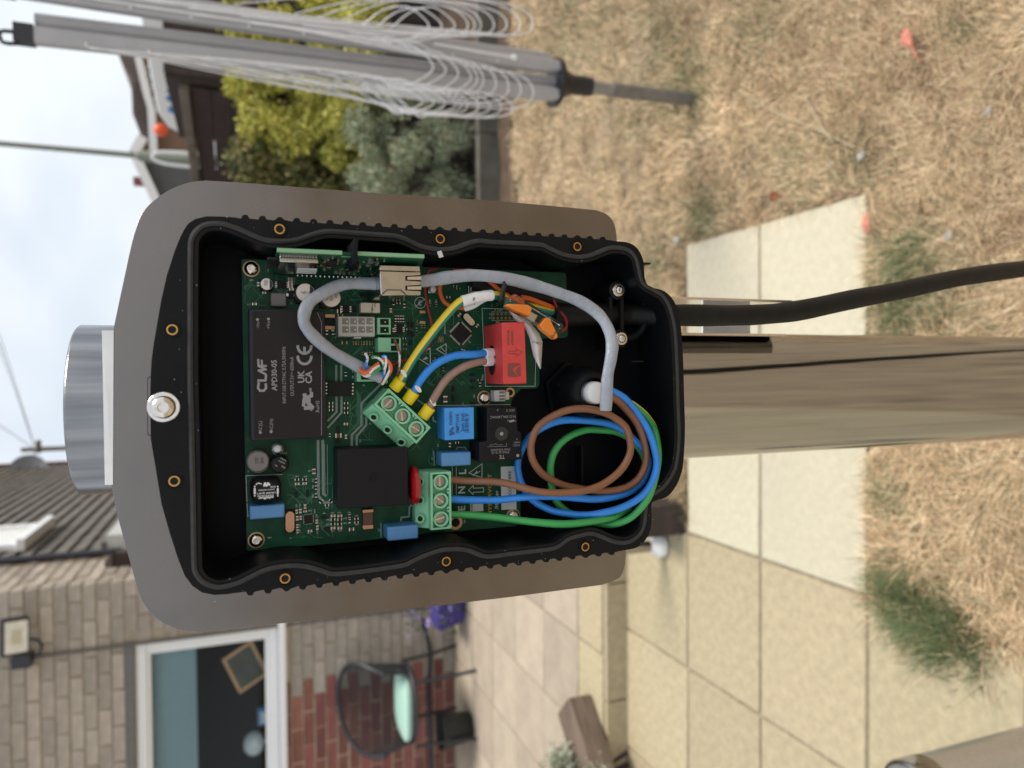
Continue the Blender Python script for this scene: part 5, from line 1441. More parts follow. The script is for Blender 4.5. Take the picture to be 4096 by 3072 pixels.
# processor, turned 45 degrees, with leads
def ic(nm, x, y, wpx, hpx, rot, pins, h=.0014, mt='chip', plen=.0011):
    c = P(x, y, DP-h); k = (P(x, y-1, DP-h)-P(x, y, DP-h)).length
    w, hh = wpx*k/2, hpx*k/2           # wpx along photo x (Z), hpx along photo y (X)
    R_ = Matrix.Rotation(math.radians(rot), 3, 'Y'); e1, e2 = R_ @ Vector((1, 0, 0)), R_ @ Vector((0, 0, 1))
    g = G(); g.obox((c.x, DP-h/2-.0001, c.z), e1*hh, (0, h/2, 0), e2*w); o = g.obj(nm, M[mt], pcb, bev=.0001, seg=1)
    g = G(); cc = Vector((c.x, DP-.0003, c.z)); n1, n2 = pins
    for i in range(n1):
        t = (i+.5)/n1*2-1
        for sg in (-1, 1): g.obox(cc + e2*w*.92*t + e1*sg*(hh+plen/2), e1*plen/2, (0, .00025, 0), e2*(w/n1*.42))
    for i in range(n2):
        t = (i+.5)/n2*2-1
        for sg in (-1, 1): g.obox(cc + e1*hh*.92*t + e2*sg*(w+plen/2), e2*plen/2, (0, .00025, 0), e1*(hh/n2*.42))
    if n1+n2: g.obj('leads', M['solder'], o)
    return o
ic('processor', 1845, 1334, 62, 62, 44, (16, 16))
ic('power_chip', 1360, 1555, 95, 58, 2, (0, 4), .0024)
ic('driver_chip', 1128, 1138, 36, 28, 0, (0, 4)); ic('interface_chip', 1766, 1440, 40, 26, 0, (0, 6)); ic('radio_chip', 1234, 2077, 35, 36, -2, (8, 8), .0009, 'module', .0003)
ic('logic_chip', 1599, 1313, 24, 34, 0, (0, 4)); ic('diode', 1165, 1179, 20, 27, 0, (0, 1)); ic('regulator', 1385, 1236, 26, 30, 0, (0, 3)); ic('large_resistor', 1320, 1287, 34, 30, 0, (0, 0), .0008)
for x, y, w_, h_ in ((1320, 1264, 38, 13), (1320, 1311, 38, 14), (1690, 1248, 24, 11), (1690, 1290, 24, 11)):
    c = P(x, y, DP-.0005); k = .000133; g = G(); g.box((c.x-h_*k/2, DP-.0006, c.z-w_*k/2), (c.x+h_*k/2, DP-.0001, c.z+w_*k/2)); g.obj('solder_pad', M['pad'], pcb)
g = G(); br_ = pbox('power_resistor', 1452, 1493, 2038, 2117, .0035, M['smd_brown'], .0004)
pbox('resistor_end', 1450.5, 1494.5, 2037, 2052, .0037, M['copper'], .0003, br_); pbox('resistor_end', 1450.5, 1494.5, 2100, 2118, .0037, M['copper'], .0003, br_)
# push buttons
for x, y in ((1732, 1158), (1893, 1156)):
    bt = pbox('push_button', x-20, x+20, y-15, y+15, .0030, M['nickel'], .0003); c = P(x, y, DP-.0032); g = G(); g.lathe(c, (0, -1, 0), [(0, .0017), (.0012, .0017), (.0014, .0014)], 18); g.obj('button_cap', M['label_white'], bt)

# --- chip parts: shared meshes, each its own object
def smd_mesh(nm, body, ends, l, w, h):
    g = G(); g.box((-l*.30, -h, -w/2), (l*.30, 0, w/2)); g.box((-l/2, -h*1.04, -w/2*1.02), (-l*.30, 0, w/2*1.02), 1); g.box((l*.30, -h*1.04, -w/2*1.02), (l/2, 0, w/2*1.02), 1)
    o = g.obj('tmp', [M[body], M[ends]], origin=(0, 0, 0)); me = o.data; bpy.data.objects.remove(o); return me
SM = {'r': smd_mesh('r', 'chip', 'solder', .0022, .0012, .0006), 'c': smd_mesh('c', 'smd_tan', 'solder', .0022, .0013, .0011), 'b': smd_mesh('b', 'smd_brown', 'solder', .0030, .0020, .0014), 'p': smd_mesh('p', 'pcb', 'pad', .0018, .0009, .00012), 't': smd_mesh('t', 'chip', 'chip', .0028, .0015, .0010)}
NM = {'r': 'chip_resistor', 'c': 'chip_capacitor', 'b': 'chip_capacitor', 'p': 'bare_pads', 't': 'transistor'}
def smds(ox, oy, sc, items):
    for it in items:
        k, x, y, a = it[:4]; s = it[4] if len(it) > 4 else 1.0
        c = P(ox + x/sc, oy + y/sc, DP); inst(NM[k], SM[k], (c.x, DP-.00012, c.z), pcb, rot=(0, math.radians(a), 0), scale=(s, s, s))
smds(900, 950, 3.318, [('c', 390, 885, 90), ('c', 520, 735, 90, .8)] + [('c', 865, y, 90) for y in (550, 588, 622, 658)] + [('r', 1515, 955, 90), ('r', 1515, 990, 90), ('r', 1350, 1262, 0), ('r', 1432, 1262, 0), ('p', 1530, 1036, 90, 1.6), ('p', 1585, 1396, 90, 1.7), ('c', 880, 690, 90), ('c', 440, 622, 0, .9)])
smds(1300, 950, 3.318, [('r', 185, 955, 90), ('r', 185, 990, 90), ('r', 250, 970, 0), ('t', 390, 950, 0), ('t', 510, 765, 90, 1.2), ('c', 868, 970, 0), ('r', 908, 870, 0), ('r', 972, 870, 90), ('r', 1050, 908, 0)] + [('r', x, y, 0, .8) for x in (935, 970, 1003, 1036) for y in (1060, 1100)]
     + [('p', x, y, 90, .8) for x in (390, 430, 500, 535, 575, 612) for y in (1385, 1415)] + [('p', x, y, 90, .8) for x in (505, 575, 612) for y in (1525, 1555)] + [('t', 1110, 1150, 0), ('t', 1160, 1160, 0), ('t', 1112, 1262, 0), ('t', 1160, 1282, 0), ('t', 1130, 1400, 0)] + [('p', 1285, 1182, 0), ('p', 1322, 1182, 0), ('p', 1227, 1110, 0, .8), ('p', 1227, 1140, 0, .8), ('r', 1040, 1170, 90, .8), ('r', 1065, 1220, 90, .8), ('r', 1050, 1340, 90, .8), ('r', 1060, 1420, 90, .8), ('r', 1060, 1480, 90, .8), ('c', 905, 1230, 0), ('r', 1210, 1220, 0, .8)]
     + [('p', 1395, 890, 0, .8), ('p', 1475, 905, 0, .8), ('p', 1465, 1222, 0, .8), ('p', 1487, 1222, 0, .8), ('p', 1540, 1345, 40, .8), ('p', 1515, 1375, 40, .8), ('p', 1555, 1370, 40, .8)])
smds(1700, 1050, 2.765, [('p', 790, 523, 90, 1.1), ('c', 795, 662, 90, .9), ('p', 740, 470, 0, .8), ('p', 795, 465, 0, .8), ('t', 520, 1240, 90, .9), ('t', 522, 1312, 90, .9), ('t', 525, 1385, 90, .9), ('r', 605, 1350, 0), ('r', 600, 1298, 90), ('b', 215, 1510, 0, 1.2), ('t', 312, 1400, 0), ('t', 312, 1500, 0), ('t', 525, 1556, 90), ('r', 255, 385, 90), ('r', 300, 525, 0, .8), ('r', 325, 530, 0, .8), ('c', 375, 580, 45), ('c', 570, 700, 40), ('r', 395, 975, 40), ('r', 425, 985, 40),
     ('p', 1312, 395, 90, 1.0), ('p', 1362, 395, 90, 1.0), ('r', 330, 265, 90), ('r', 365, 290, 90), ('c', 290, 1240, 0), ('r', 200, 1180, 0, .8), ('p', 60, 440, 0, .8), ('p', 130, 450, 0, .8)] + [('p', 155 + 20*i, 830 + 18*j, 45, .6) for i in range(3) for j in range(3)])
smds(900, 1400, 3.318, [('r', 1405, y, 90) for y in (705, 750, 795)] + [('r', 1605, y, 90) for y in (705, 770, 832)] + [('c', 1600, 980, 90), ('b', 1500, 1132, 90, 1.1), ('t', 1480, 1210, 90), ('t', 1500, 1050, 0), ('r', 1605, 1150, 0), ('r', 1390, 1130, 0, .8), ('c', 1600, 1150, 0, .8), ('r', 1600, 320, 0)])
smds(900, 1750, 3.318, [('b', 1176, 445, 0, .9), ('r', 952, 556, 90), ('r', 1052, 555, 90), ('c', 955, 612, 90), ('c', 1055, 606, 90), ('t', 945, 760, 0), ('t', 1090, 752, 0), ('r', 1206, 570, 0), ('r', 1206, 662, 0), ('r', 1206, 766, 0), ('r', 1275, 846, 45), ('r', 1400, 840, -45), ('r', 1352, 898, 90),
     ('c', 950, 980, 0, .9), ('c', 998, 970, 0), ('c', 1060, 912, 0), ('c', 1062, 976, 90, .8), ('c', 957, 1066, 0), ('c', 1002, 1060, 0, .9), ('c', 957, 1170, 0, .9), ('c', 960, 1240, 0, .9), ('c', 1215, 1110, 0, .9), ('c', 1222, 1190, 0), ('c', 1126, 1236, 90), ('t', 1312, 1060, 90), ('t', 1350, 1210, 90)]
     + [(k, x, y, 90, 1.1) for x in (1430, 1520) for k, y in (('c', 1034), ('r', 1084), ('r', 1145), ('c', 1196))])
smds(1300, 1750, 3.318, [('r', 322, 1040, 0, .9), ('r', 325, 1105, 0, .9), ('r', 415, 1075, 90), ('r', 415, 1125, 90), ('b', 347, 1212, 90, .9), ('r', 1655, 100, 0)])
smds(1700, 1550, 2.765, [('r', 270, 632, 0), ('r', 352, 608, 90)])
# plated header holes
for j in range(2):
    for i in range(7):
        c = P(1975 + i*16, 1256 + j*17, DP); g = G(); g.lathe(c, (0, -1, 0), [(0, .0007), (.00012, .0007)], 12); g.lathe(c, (0, -1, 0), [(.00014, .0004), (.00018, .0004)], 10, mi=1); g.obj('header_hole', [M['pad'], M['hole']], pcb)

# --- silkscreen: printed lines and lettering
T = DP - .00012
sk = [('L', 1852, 1888, 28, 0, .03), ('N', 1848, 1960, 28, 0, .03), ('E', 1848, 2034, 28, 0, .03), ('MP8', 1006, 1120, 6, 90), ('MP2', 1078, 2150, 6, 90), ('C13', 996, 1217, 6, 90), ('C12', 1072, 1082, 6, 0), ('C1', 1176, 1115, 6, 90), ('C2', 1176, 1126, 6, 90), ('C3', 1176, 1138, 6, 90), ('C5', 1176, 1150, 6, 90), ('D1', 1166, 1212, 6, 0), ('J1', 1495, 1390, 7, 0), ('CP', 1413, 1484, 8, 0), ('PP', 1413, 1508, 8, 0), ('J5', 1455, 1541, 7, 0), ('J6', 1480, 1694, 7, 0), ('K1', 1441, 1763, 7, 0), ('U22', 1734, 1448, 6, 0), ('U21', 1878, 1367, 6, 45), ('Y2', 1866, 1288, 7, 45), ('GJ1', 1766, 1286, 6, 0), ('Interim Enclosure', 1779, 1300, 7, 0),
      ('R44', 1188, 1905, 6, 90), ('R45', 1222, 1906, 6, 90), ('C54', 1330, 2051, 6, 90), ('C52', 1357, 2050, 6, 90), ('R34', 1311, 2079, 6, 90), ('R33', 1380, 2073, 6, 90), ('R37', 1310, 2098, 6, 90), ('R36', 1380, 2092, 6, 90), ('C55', 1331, 2123, 6, 90), ('C53', 1361, 2122, 6, 90), ('FB2', 1397, 2050, 6, 90), ('FB1', 1397, 2092, 6, 90), ('R32', 1426, 2063, 6, 90), ('R35', 1427, 2098, 6, 90), ('U14', 1259, 2045, 7, 0), ('C32', 1266, 2064, 6, 0), ('C38', 1186, 2025, 6, 0), ('C37', 1200, 2022, 6, 0), ('C40', 1240, 2042, 6, 90), ('C35', 1199, 2103, 6, 0), ('C36', 1199, 2124, 6, 0), ('C31', 1269, 2127, 6, 0), ('C33', 1236, 2132, 6, 90), ('R39', 1308, 2031, 6, 90), ('R41', 1252, 1983, 6, 0), ('R42', 1252, 1947, 6, 0), ('R43', 1252, 1921, 6, 0), ('D6', 1296, 2053, 6, 90), ('C7', 1517, 2120, 7, 0), ('MP6', 1858, 2086, 6, 0), ('C7', 1729, 1835, 6, 0), ('VT1', 1752, 1780, 6, 0), ('J9', 1969, 1565, 6, 0), ('CT1', 1852, 1616, 6, 0), ('MP4', 1897, 1585, 6, 0), ('TTB22', 1931, 1510, 6, 0), ('C83', 2002, 1240, 6, 90), ('15', 1960, 1256, 6, 90), ('16', 1960, 1272, 6, 90), ('R20', 1719, 1205, 6, 0), ('R23', 1744, 1205, 6, 0), ('L1', 993, 1885, 6, 0), ('R102', 1138, 1813, 6, 90), ('C29', 1240, 1883, 6, 90), ('Y1', 1162, 2152, 6, 90), ('HY-EMD', 1886, 2038, 6, 0)]
g = G()
for it in sk: text_px(g, it[0], it[1], it[2], T, it[3], it[4], it[5] if len(it) > 5 else .01)
W_ = .00028
for x, y, s in ((1705, 1440, 44), (2000, 0, 0)):
    if s: strips(g, [(1675, 1422), (1720, 1392), (1722, 1464), (1672, 1432)], T, .0005); strips(g, [(1692, 1438), (1706, 1428), (1700, 1438), (1712, 1432)], T, .0005)
strips(g, [(1746, 1397), (1785, 1375), (1784, 1420), (1746, 1397)], T, .0004); strips(g, [(1765, 1390), (1778, 1405)], T, .0004)
strips(g, [(1876, 1892), (1928, 1855), (1928, 1912), (1876, 1892)], T, .0004); strips(g, [(1892, 1903), (1908, 1884), (1904, 1895), (1920, 1885)], T, .0004)
strips(g, [(1874, 1961), (1893, 1942), (1893, 1953), (1934, 1951), (1934, 1968), (1893, 1969), (1893, 1978), (1874, 1961)], T, .0004)
strips(g, [(1825, 1868), (1825, 1978)], T, .0003)
strips(g, [(1809, 1866), (1809, 1977)], T, .0003)
strips(g, [(1928, 1233), (2156, 1240)], T, .0003); strips(g, [(1928, 1233), (1942, 1545), (2140, 1545), (2145, 1360)], T, .0003)
strips(g, [(1967, 1247), (2080, 1250), (2080, 1282), (1968, 1282), (1967, 1247)], T, .0002)
strips(g, [(984, 1903), (1130, 1898)], T, .0003); strips(g, [(984, 1903), (988, 2008)], T, .0003); strips(g, [(988, 2014), (992, 2068)], T, .0003)
strips(g, [(1745, 1622), (2040, 1618)], T, .0003); strips(g, [(1735, 1806), (1737, 1862)], T, .0003); strips(g, [(1524, 2092), (1524, 2150)], T, .0003)
for cx_, cy_, r_ in ((1681, 1211, 22), (1032, 1846, 44), (1110, 1797, 22)):
    strips(g, [(cx_ + r_*math.cos(t), cy_ + r_*math.sin(t)) for t in [2*math.pi*k/28 for k in range(29)]], T, .0003)
text_px(g, 'Pb', 1680, 1212, T, 14, 0, .01); strips(g, [(1664, 1226), (1698, 1196)], T, .0003)
strips(g, [(1310, 1302), (1345, 1342), (1342, 1352)], T, .0003)
g.obj('silkscreen', M['silk'], board, kind='stuff')
g = G()
dm('trace_grey', (0.20, 0.26, 0.24), 0.5)
for w_, pts in ((.0011, [(1345, 1462), (1345, 1524)]), (.0011, [(1365, 1462), (1365, 1524)]), (.0011, [(1346, 1588), (1346, 1648), (1312, 1683)]), (.0011, [(1366, 1588), (1366, 1650), (1312, 1710)]), (.0012, [(1523, 1537), (1446, 1613), (1446, 1700), (1407, 1740), (1407, 1792)]), (.0012, [(1465, 1668), (1465, 1700), (1427, 1745), (1427, 1792)]),
    (.0014, [(1272, 1763), (1274, 1985), (1300, 2012), (1318, 2010)]), (.0014, [(1291, 1763), (1293, 1975), (1303, 1983)]), (.0003, [(1298, 1778), (1301, 1980)]), (.0003, [(1309, 1778), (1311, 1978)]), (.0009, [(1732, 1668), (1733, 1682), (1745, 1688)]), (.0009, [(1620, 1545), (1635, 1560)]), (.0009, [(1672, 1600), (1700, 1622)]), (.0010, [(1603, 2085), (1605, 2070), (1636, 2066), (1638, 2030), (1645, 2020)]), (.0008, [(1824, 1800), (1830, 1790), (1860, 1790), (1866, 1800)])):
    strips(g, pts, T, w_)
g.obj('bare_tracks', M['trace_grey'], board)
g = G()
dm('track_green', (0.014, 0.115, 0.058), 0.35)
tr = random.Random(3)
for x0, x1, y0, y1, n_ in ((1560, 1940, 1200, 1540, 60), (1320, 1520, 1150, 1420, 30), (1150, 1330, 1900, 2150, 34), (1400, 1540, 1560, 1760, 16), (980, 1150, 1050, 1220, 14), (1640, 1760, 1620, 1860, 14)):
    for _ in range(n_):
        x, y = tr.uniform(x0, x1), tr.uniform(y0, y1); pts = [(x, y)]
        for k in range(3):
            a_ = tr.choice((0, 45, 90, 135, 180, 225, 270, 315)); l_ = tr.uniform(15, 60); x = min(max(x + l_*math.cos(math.radians(a_)), x0), x1); y = min(max(y + l_*math.sin(math.radians(a_)), y0), y1); pts.append((x, y))
        strips(g, pts, DP-.00006, tr.choice((.00025, .0003, .0005)))
for k in range(7): strips(g, [(1425+k*3, 1560+k*4), (1430+k*2.2, 1600+k*2), (1430+k*2.2, 1690), (1390, 1735)], DP-.00007, .0003)
g.obj('copper_tracks', M['track_green'], board, kind='stuff')
g = G(); text_px(g, 'HYPERVOLT', 1960, 1980, T, 15, 0, .012, 0, 1.42); g.obj('gold_lettering', M['gold_text'], board)
g = G(); text_px(g, '/M4 Rev', 1987, 2000, T, 15, 0, .01); g.obj('revision_print', M['silk'], board)
lab = ppoly('paper_label', [(2003, 1867), (2062, 1865), (2066, 2036), (2006, 2040)], DP-.0002, DP-.0001, M['label_white'], 0)
texts('label_print', [('CODE HERE', 2040, 1932, 12, 0, .015)], DP-.0003, M['print_dark'], lab)
lab2 = ppoly('code_label', [(1881, 2012), (1932, 2010), (1934, 2044), (1882, 2047)], DP-.0002, DP-.0001, M['label_white'], 0)
texts('label_print', [('HV-EMD', 1888, 2030, 7, 0, .02)], DP-.0003, M['print_dark'], lab2)

# --- upright daughter board with radio module and network jack
db = [P(1092, 1098, DP-.001), P(1672, 1118, DP-.001), P(1695, 1034, .358), P(1108, 1009, .358)]
nrm = (db[1]-db[0]).cross(db[3]-db[0]).normalized()
if nrm.x > 0: nrm = -nrm
g = G(); g.hexa([p_ for p_ in db], [p_ - nrm*.0016 for p_ in db], 0)
dbo = g.obj('daughter_board', M['pcb'], pcb)
g = G(); a_, b_ = db[3], db[2]; up_ = (db[3]-db[0]).normalized()
def onb(s_, t_, lift=0.0): return db[0].lerp(db[1], s_).lerp(db[3].lerp(db[2], s_), t_) + nrm*lift
for s0, s1, dz in ((0.0, .425, .0), (.425, .515, -.0035), (.515, 1.0, 0)):
    p0_, p1_ = onb(s0, 1.0), onb(s1, 1.0); 
    off = up_*(dz + .0002)
    g.hexa([p0_+off+nrm*.0001, p1_+off+nrm*.0001, p1_+off-nrm*.0017, p0_+off-nrm*.0017], [p0_+off+up_*.0012+nrm*.0001, p1_+off+up_*.0012+nrm*.0001, p1_+off+up_*.0012-nrm*.0017, p0_+off+up_*.0012-nrm*.0017])
g.obj('board_edge', M['pcb_edge'], dbo)
def on_box(nm, s0, s1, t0, t1, h, mt, bev=.0002):
    q = [onb(s0, t0, .0001), onb(s1, t0, .0001), onb(s1, t1, .0001), onb(s0, t1, .0001)]
    g = G(); g.hexa(q, [p_ + nrm*h for p_ in q]); return g.obj(nm, M[mt], dbo, bev=bev)
on_box('radio_module', .02, .27, .35, .88, .0030, 'nickel'); on_box('antenna', -.055, .02, .45, .80, .0012, 'chip'); on_box('module_label', .14, .27, .40, .62, .0032, 'label_white', 0)
g = G()
for i in range(14):
    q = onb(.025 + i*.0175, .925, .0004); g.obox(q, (db[1]-db[0]).normalized()*.0004, nrm*.0005, up_*.0009)
for i in range(22):
    q = onb(.16 + i*.030, .07, .0006); g.lathe(q, nrm, [(0, .0006), (.0008, .0003)], 7)
for _ in range(70):
    q = onb(tr.uniform(.28, .74), tr.uniform(.15, .92), .0004); e_ = (db[1]-db[0]).normalized()
    g.obox(q, e_*tr.uniform(.0003, .0008), nrm*.0004, up_*tr.uniform(.0003, .0006), tr.choice((0, 0, 1, 2)))
g.obj('solder_joints', [M['solder'], M['chip'], M['smd_tan']], dbo, kind='stuff')
on_box('memory_chip', .33, .40, .55, .80, .0010, 'chip', .0001); on_box('logic_chip', .49, .55, .45, .75, .0010, 'chip', .0001)
q = P(1423, 1010, .352); g = G()
g.hexa([(q.x+.006, .350, q.z-.0012), (q.x-.004, .356, q.z-.0012), (q.x-.004, .356, q.z+.0012), (q.x+.006, .350, q.z+.0012)], [(q.x+.006, .395, q.z-.0012), (q.x-.004, .395, q.z-.0012), (q.x-.004, .395, q.z+.0012), (q.x+.006, .395, q.z+.0012)])
g.obj('board_clip', M['black_plastic'], enc, bev=.0004)
# network jack
JD = .3625
jk = ppoly('network_jack', [(1517, 1083), (1683, 1088), (1684, 1181), (1523, 1182)], JD, DP-.0055, M['nickel'], .0005)
g = G(); g.prism([loop([(1518, 1062), (1680, 1066), (1682, 1086), (1518, 1081)], JD+.004)], JD+.004, DP-.006); g.obj('jack_top', M['nickel'], jk, bev=.0004)
for y in (1113, 1152):
    g = G(); a_ = JD-.0003
    g.prism([loop([(1622, y-9), (1683, y-13), (1683, y+13), (1622, y+9)], a_)], a_, a_+.0002, 1); a_ -= .0003; g.prism([loop([(1629, y-5), (1684, y-7), (1684, y+7), (1629, y+6)], a_)], a_-.0004, a_+.0001)
    g.obj('spring_tab', [M['bright_screw'], M['hole']], jk)
g = G(); strips(g, [(1526, 1180), (1548, 1159), (1604, 1160), (1626, 1181)], JD-.0002, .0005); g.obj('fold_line', M['print_dark'], jk)
# ================================================================== WIRES
def wire(nm, pts, r, mts, label, cat='wire', flat=None, mfun=None, n=14, sub=7, up=None, twist=0.0, parent=None, group=None):
    ph = random.uniform(0, 6); g = G(); g.tube([P(p[0] + random.uniform(-2, 2), p[1] + random.uniform(-2, 2), p[2]) if 0 < q < len(pts)-1 else P(*p) for q, p in enumerate(pts)], (lambda t: r*(1 + (.05 if mts[0] == 'w_grey' else .022)*math.sin(31*t + ph) + .016*math.sin(83*t + ph))), n=n, sub=sub, flat=flat, mfun=mfun, up=up, twist=twist)
    return g.obj(nm, [M[k] for k in mts], parent, label=label, cat=cat, group=group)
two = lambda lo, hi: (lambda i, j: 1 if lo <= j < hi else 0)
# mains coil below the lower terminal block
wire('brown_wire', [(1800, 1918, .3905), (1870, 1922, .389), (2007, 1931, .382), (2158, 1966, .374), (2271, 1970, .371), (2362, 1957, .3695), (2429, 1925, .369), (2488, 1875, .3685), (2520, 1816, .368), (2522, 1762, .368), (2502, 1708, .3685), (2461, 1672, .3690), (2407, 1648, .3695),
     (2339, 1637, .371), (2271, 1642, .373), (2203, 1667, .375), (2154, 1708, .376), (2127, 1762, .3775), (2124, 1816, .379), (2140, 1862, .3805), (2181, 1902, .382), (2249, 1939, .3828), (2316, 1954, .383), (2384, 1963, .382), (2452, 1961, .381), (2511, 1945, .380), (2556, 1911, .379), (2579, 1862, .378), (2583, 1807, .377), (2570, 1744, .376), (2542, 1685, .375), (2506, 1640, .374), (2466, 1599, .373), (2420, 1578, .374)],
     .00212, ['w_brown'], 'brown insulated wire coiled from the lower green terminal to the gland')
wire('blue_wire', [(1800, 1996, .3905), (1870, 1998, .3895), (1989, 1998, .386), (2098, 1988, .382), (2181, 1986, .380), (2271, 1990, .3785), (2384, 1997, .380), (2475, 1984, .382), (2542, 1952, .3835), (2579, 1907, .384), (2592, 1845, .3845), (2572, 1795, .385), (2533, 1753, .3855), (2497, 1726, .3855), (2443, 1699, .385),
     (2362, 1685, .384), (2271, 1681, .3838), (2203, 1694, .3845), (2136, 1731, .388), (2099, 1775, .393), (2072, 1840, .3955), (2075, 1907, .3940), (2099, 1957, .3910), (2136, 2002, .3875), (2203, 2038, .384), (2271, 2056, .381), (2339, 2061, .379), (2407, 2054, .376), (2488, 2029, .3735), (2565, 1984, .3715), (2606, 1929, .3710), (2626, 1862, .3715), (2619, 1794, .3725), (2588, 1717, .374), (2542, 1645, .374), (2497, 1590, .373), (2440, 1560, .3745)],
     .00212, ['w_blue'], 'bright blue insulated wire coiled from the lower green terminal to the gland')
wire('earth_wire', [(1800, 2058, .3905), (1870, 2062, .389), (1989, 2071, .385), (2134, 2090, .379), (2271, 2097, .375), (2407, 2079, .3755), (2488, 2049, .381), (2555, 1990, .388), (2590, 1900, .3905), (2572, 1825, .391), (2530, 1765, .391), (2475, 1730, .3905), (2407, 1719, .390), (2339, 1719, .3895), (2271, 1749, .3895), (2226, 1794, .390), (2203, 1853, .390),
     (2203, 1929, .3905), (2221, 1997, .3905), (2253, 2033, .3895), (2294, 2061, .388), (2384, 2090, .384), (2452, 2097, .379), (2520, 2074, .3745), (2574, 2020, .3712), (2608, 1958, .3708), (2634, 1839, .3735), (2624, 1740, .382), (2597, 1681, .380), (2542, 1626, .377), (2450, 1573, .3765)],
     .00215, ['w_green', 'w_yellow'], 'green and yellow earth wire coiled along the bottom of the enclosure', mfun=lambda i, j: 1 if (j + i//48) % 14 == 4 else 0)
# upper wires from the angled terminal block
for i, (pts, mts, mf, lab, tw) in enumerate((
    ([(1600, 1530, .3868), (1650, 1440, .382), (1710, 1358, .3775), (1790, 1255, .3745), (1850, 1205, .3735), (1905, 1192, .3735), (1965, 1181, .3745), (2010, 1187, .378), (2065, 1208, .385), (2130, 1228, .3885), (2230, 1250, .389)], ['w_yellow', 'w_green2'], lambda i, j: 1 if 0 <= j < 6 else 0, 'yellow and green earth wire arching over the processor', .0024),
    ([(1652, 1578, .3868), (1690, 1510, .383), (1745, 1455, .380), (1820, 1425, .3785), (1900, 1416, .379), (1960, 1414, .3835), (2010, 1414, .388)], ['w_blue'], None, 'blue wire arching from the angled terminal into the red sensor', .00215),
    ([(1716, 1636, .3868), (1745, 1580, .383), (1790, 1515, .381), (1850, 1468, .3795), (1915, 1449, .380), (1965, 1445, .3835), (2010, 1444, .388)], ['w_brown2'], None, 'brown wire arching from the angled terminal into the red sensor', .00215))):
    wire(('earth_wire', 'blue_wire', 'brown_wire')[i], pts, tw, mts, lab, mfun=mf, up=(0, -1, 0))
for i, (x0, y0, x1, y1) in enumerate(((1576, 1556, 1604, 1519), (1628, 1607, 1658, 1566), (1690, 1668, 1722, 1626))):
    g = G(); a_, b_ = P(x0, y0, .3885), P(x1, y1, .3865); g.lathe(a_, b_-a_, [(0, .0033), (.96, .0034), (1, .0030)], 24, rel=True)
    f = g.obj('ferrule_sleeve', M['ferrule'], label='yellow ferrule on the %s wire at the angled green terminal' % ('yellow-green', 'upper blue', 'upper brown')[i], cat='ferrule')
for i, (x, y, d_, a_, w_) in enumerate(((1616, 1494, .3817, 58, 12), (1674, 1556, .3822, 50, 11), (1733, 1610, .3822, 55, 11))):
    c = P(x, y, d_); g = G(); e1 = Vector((math.cos(math.radians(a_)), 0, -math.sin(math.radians(a_)))); e2 = Vector((e1.z, 0, -e1.x))
    pts = [c + e2*(.0024*math.cos(t)) + e1*(.0011*math.sin(t)) + Vector((0, .0009*math.cos(t)**2, 0)) for t in [2*math.pi*k/16 for k in range(16)]]
    g.add(pts + [p_ + Vector((0, .0012, 0)) for p_ in pts], [tuple(range(16))] + [(k, (k+1) % 16, 16+(k+1) % 16, 16+k) for k in range(16)])
    g.obj('paint_mark', M['paint_mark'], label='white torque paint mark on the %s wire' % ('yellow-green', 'upper blue', 'upper brown')[i], cat='paint mark')
wire('marker_sleeve', [(1848, 1205, .3735), (1870, 1198, .3733), (1905, 1191, .3735), (1940, 1185, .374), (1968, 1181, .3748)], .0030, ['sleeve'], 'white marker sleeve with letters PE on the earth wire', 'sleeve', sub=4, n=18)
g = G(); text_px(g, 'PE', 1897, 1196, .3703, 9, 0, .02); g.obj('sleeve_print', M['print_dark'], bpy.data.objects['marker_sleeve'])
wire('marker_sleeve', [(1858, 1234, .385), (1890, 1222, .383), (1925, 1204, .381), (1940, 1194, .380)], .0017, ['sleeve'], 'thin white marker sleeve with letters CP under the earth wire', 'sleeve', sub=4)
g = G(); text_px(g, 'CP', 1900, 1215, .3808, 7, 20, .02); g.obj('sleeve_print', M['print_dark'], bpy.data.objects['marker_sleeve.001'])
for i, (y) in enumerate((1414, 1444)):
    wire('marker_sleeve', [(1938, y+1, .3812), (1965, y, .3840), (1991, y, .387)], .0029, ['sleeve'], ('white sleeve on the blue wire at the red sensor', 'white sleeve on the brown wire at the red sensor')[i], 'sleeve', sub=3)
# black supply cable with its cut sheath
wire('supply_cable', [(2212, 1255, .3885), (2260, 1258, .3885), (2340, 1260, .388), (2440, 1258, .3945), (2500, 1257, .397), (2560, 1258, .394), (2640, 1260, .388), (2720, 1261, .384), (2900, 1262, .383), (3050, 1257, .383), (3200, 1241, .384), (3400, 1201, .386), (3600, 1160, .390), (3850, 1110, .398), (4096, 1075, .410), (4500, 1030, .44), (5200, 990, .50)],
     .0067, ['cable_black'], 'thick black charging cable leaving the enclosure bottom beside the post', 'cable', n=22)
wire('heat_shrink', [(1888, 1133, .394), (1960, 1140, .392), (2050, 1165, .390), (2140, 1180, .3895), (2205, 1192, .3905)], .0046, ['cable_black'], 'black heat-shrink tubing under the long grey cable', 'tubing', n=18)
g = G(); c = P(2018, 1160, .378)
ring = [P(2022, 1120, .372), P(2016, 1150, .3705), P(2010, 1180, .3705), P(2004, 1200, .374), P(2010, 1205, .386), P(2020, 1160, .397), P(2026, 1120, .394)]
g.tube(ring + [ring[0]], .0011, n=8, sub=5, flat=2.0, up=(1, 0, 0)); g.obj('cable_tie', M['airer_black'], label='black cable tie around the earth and orange wires', cat='cable tie')
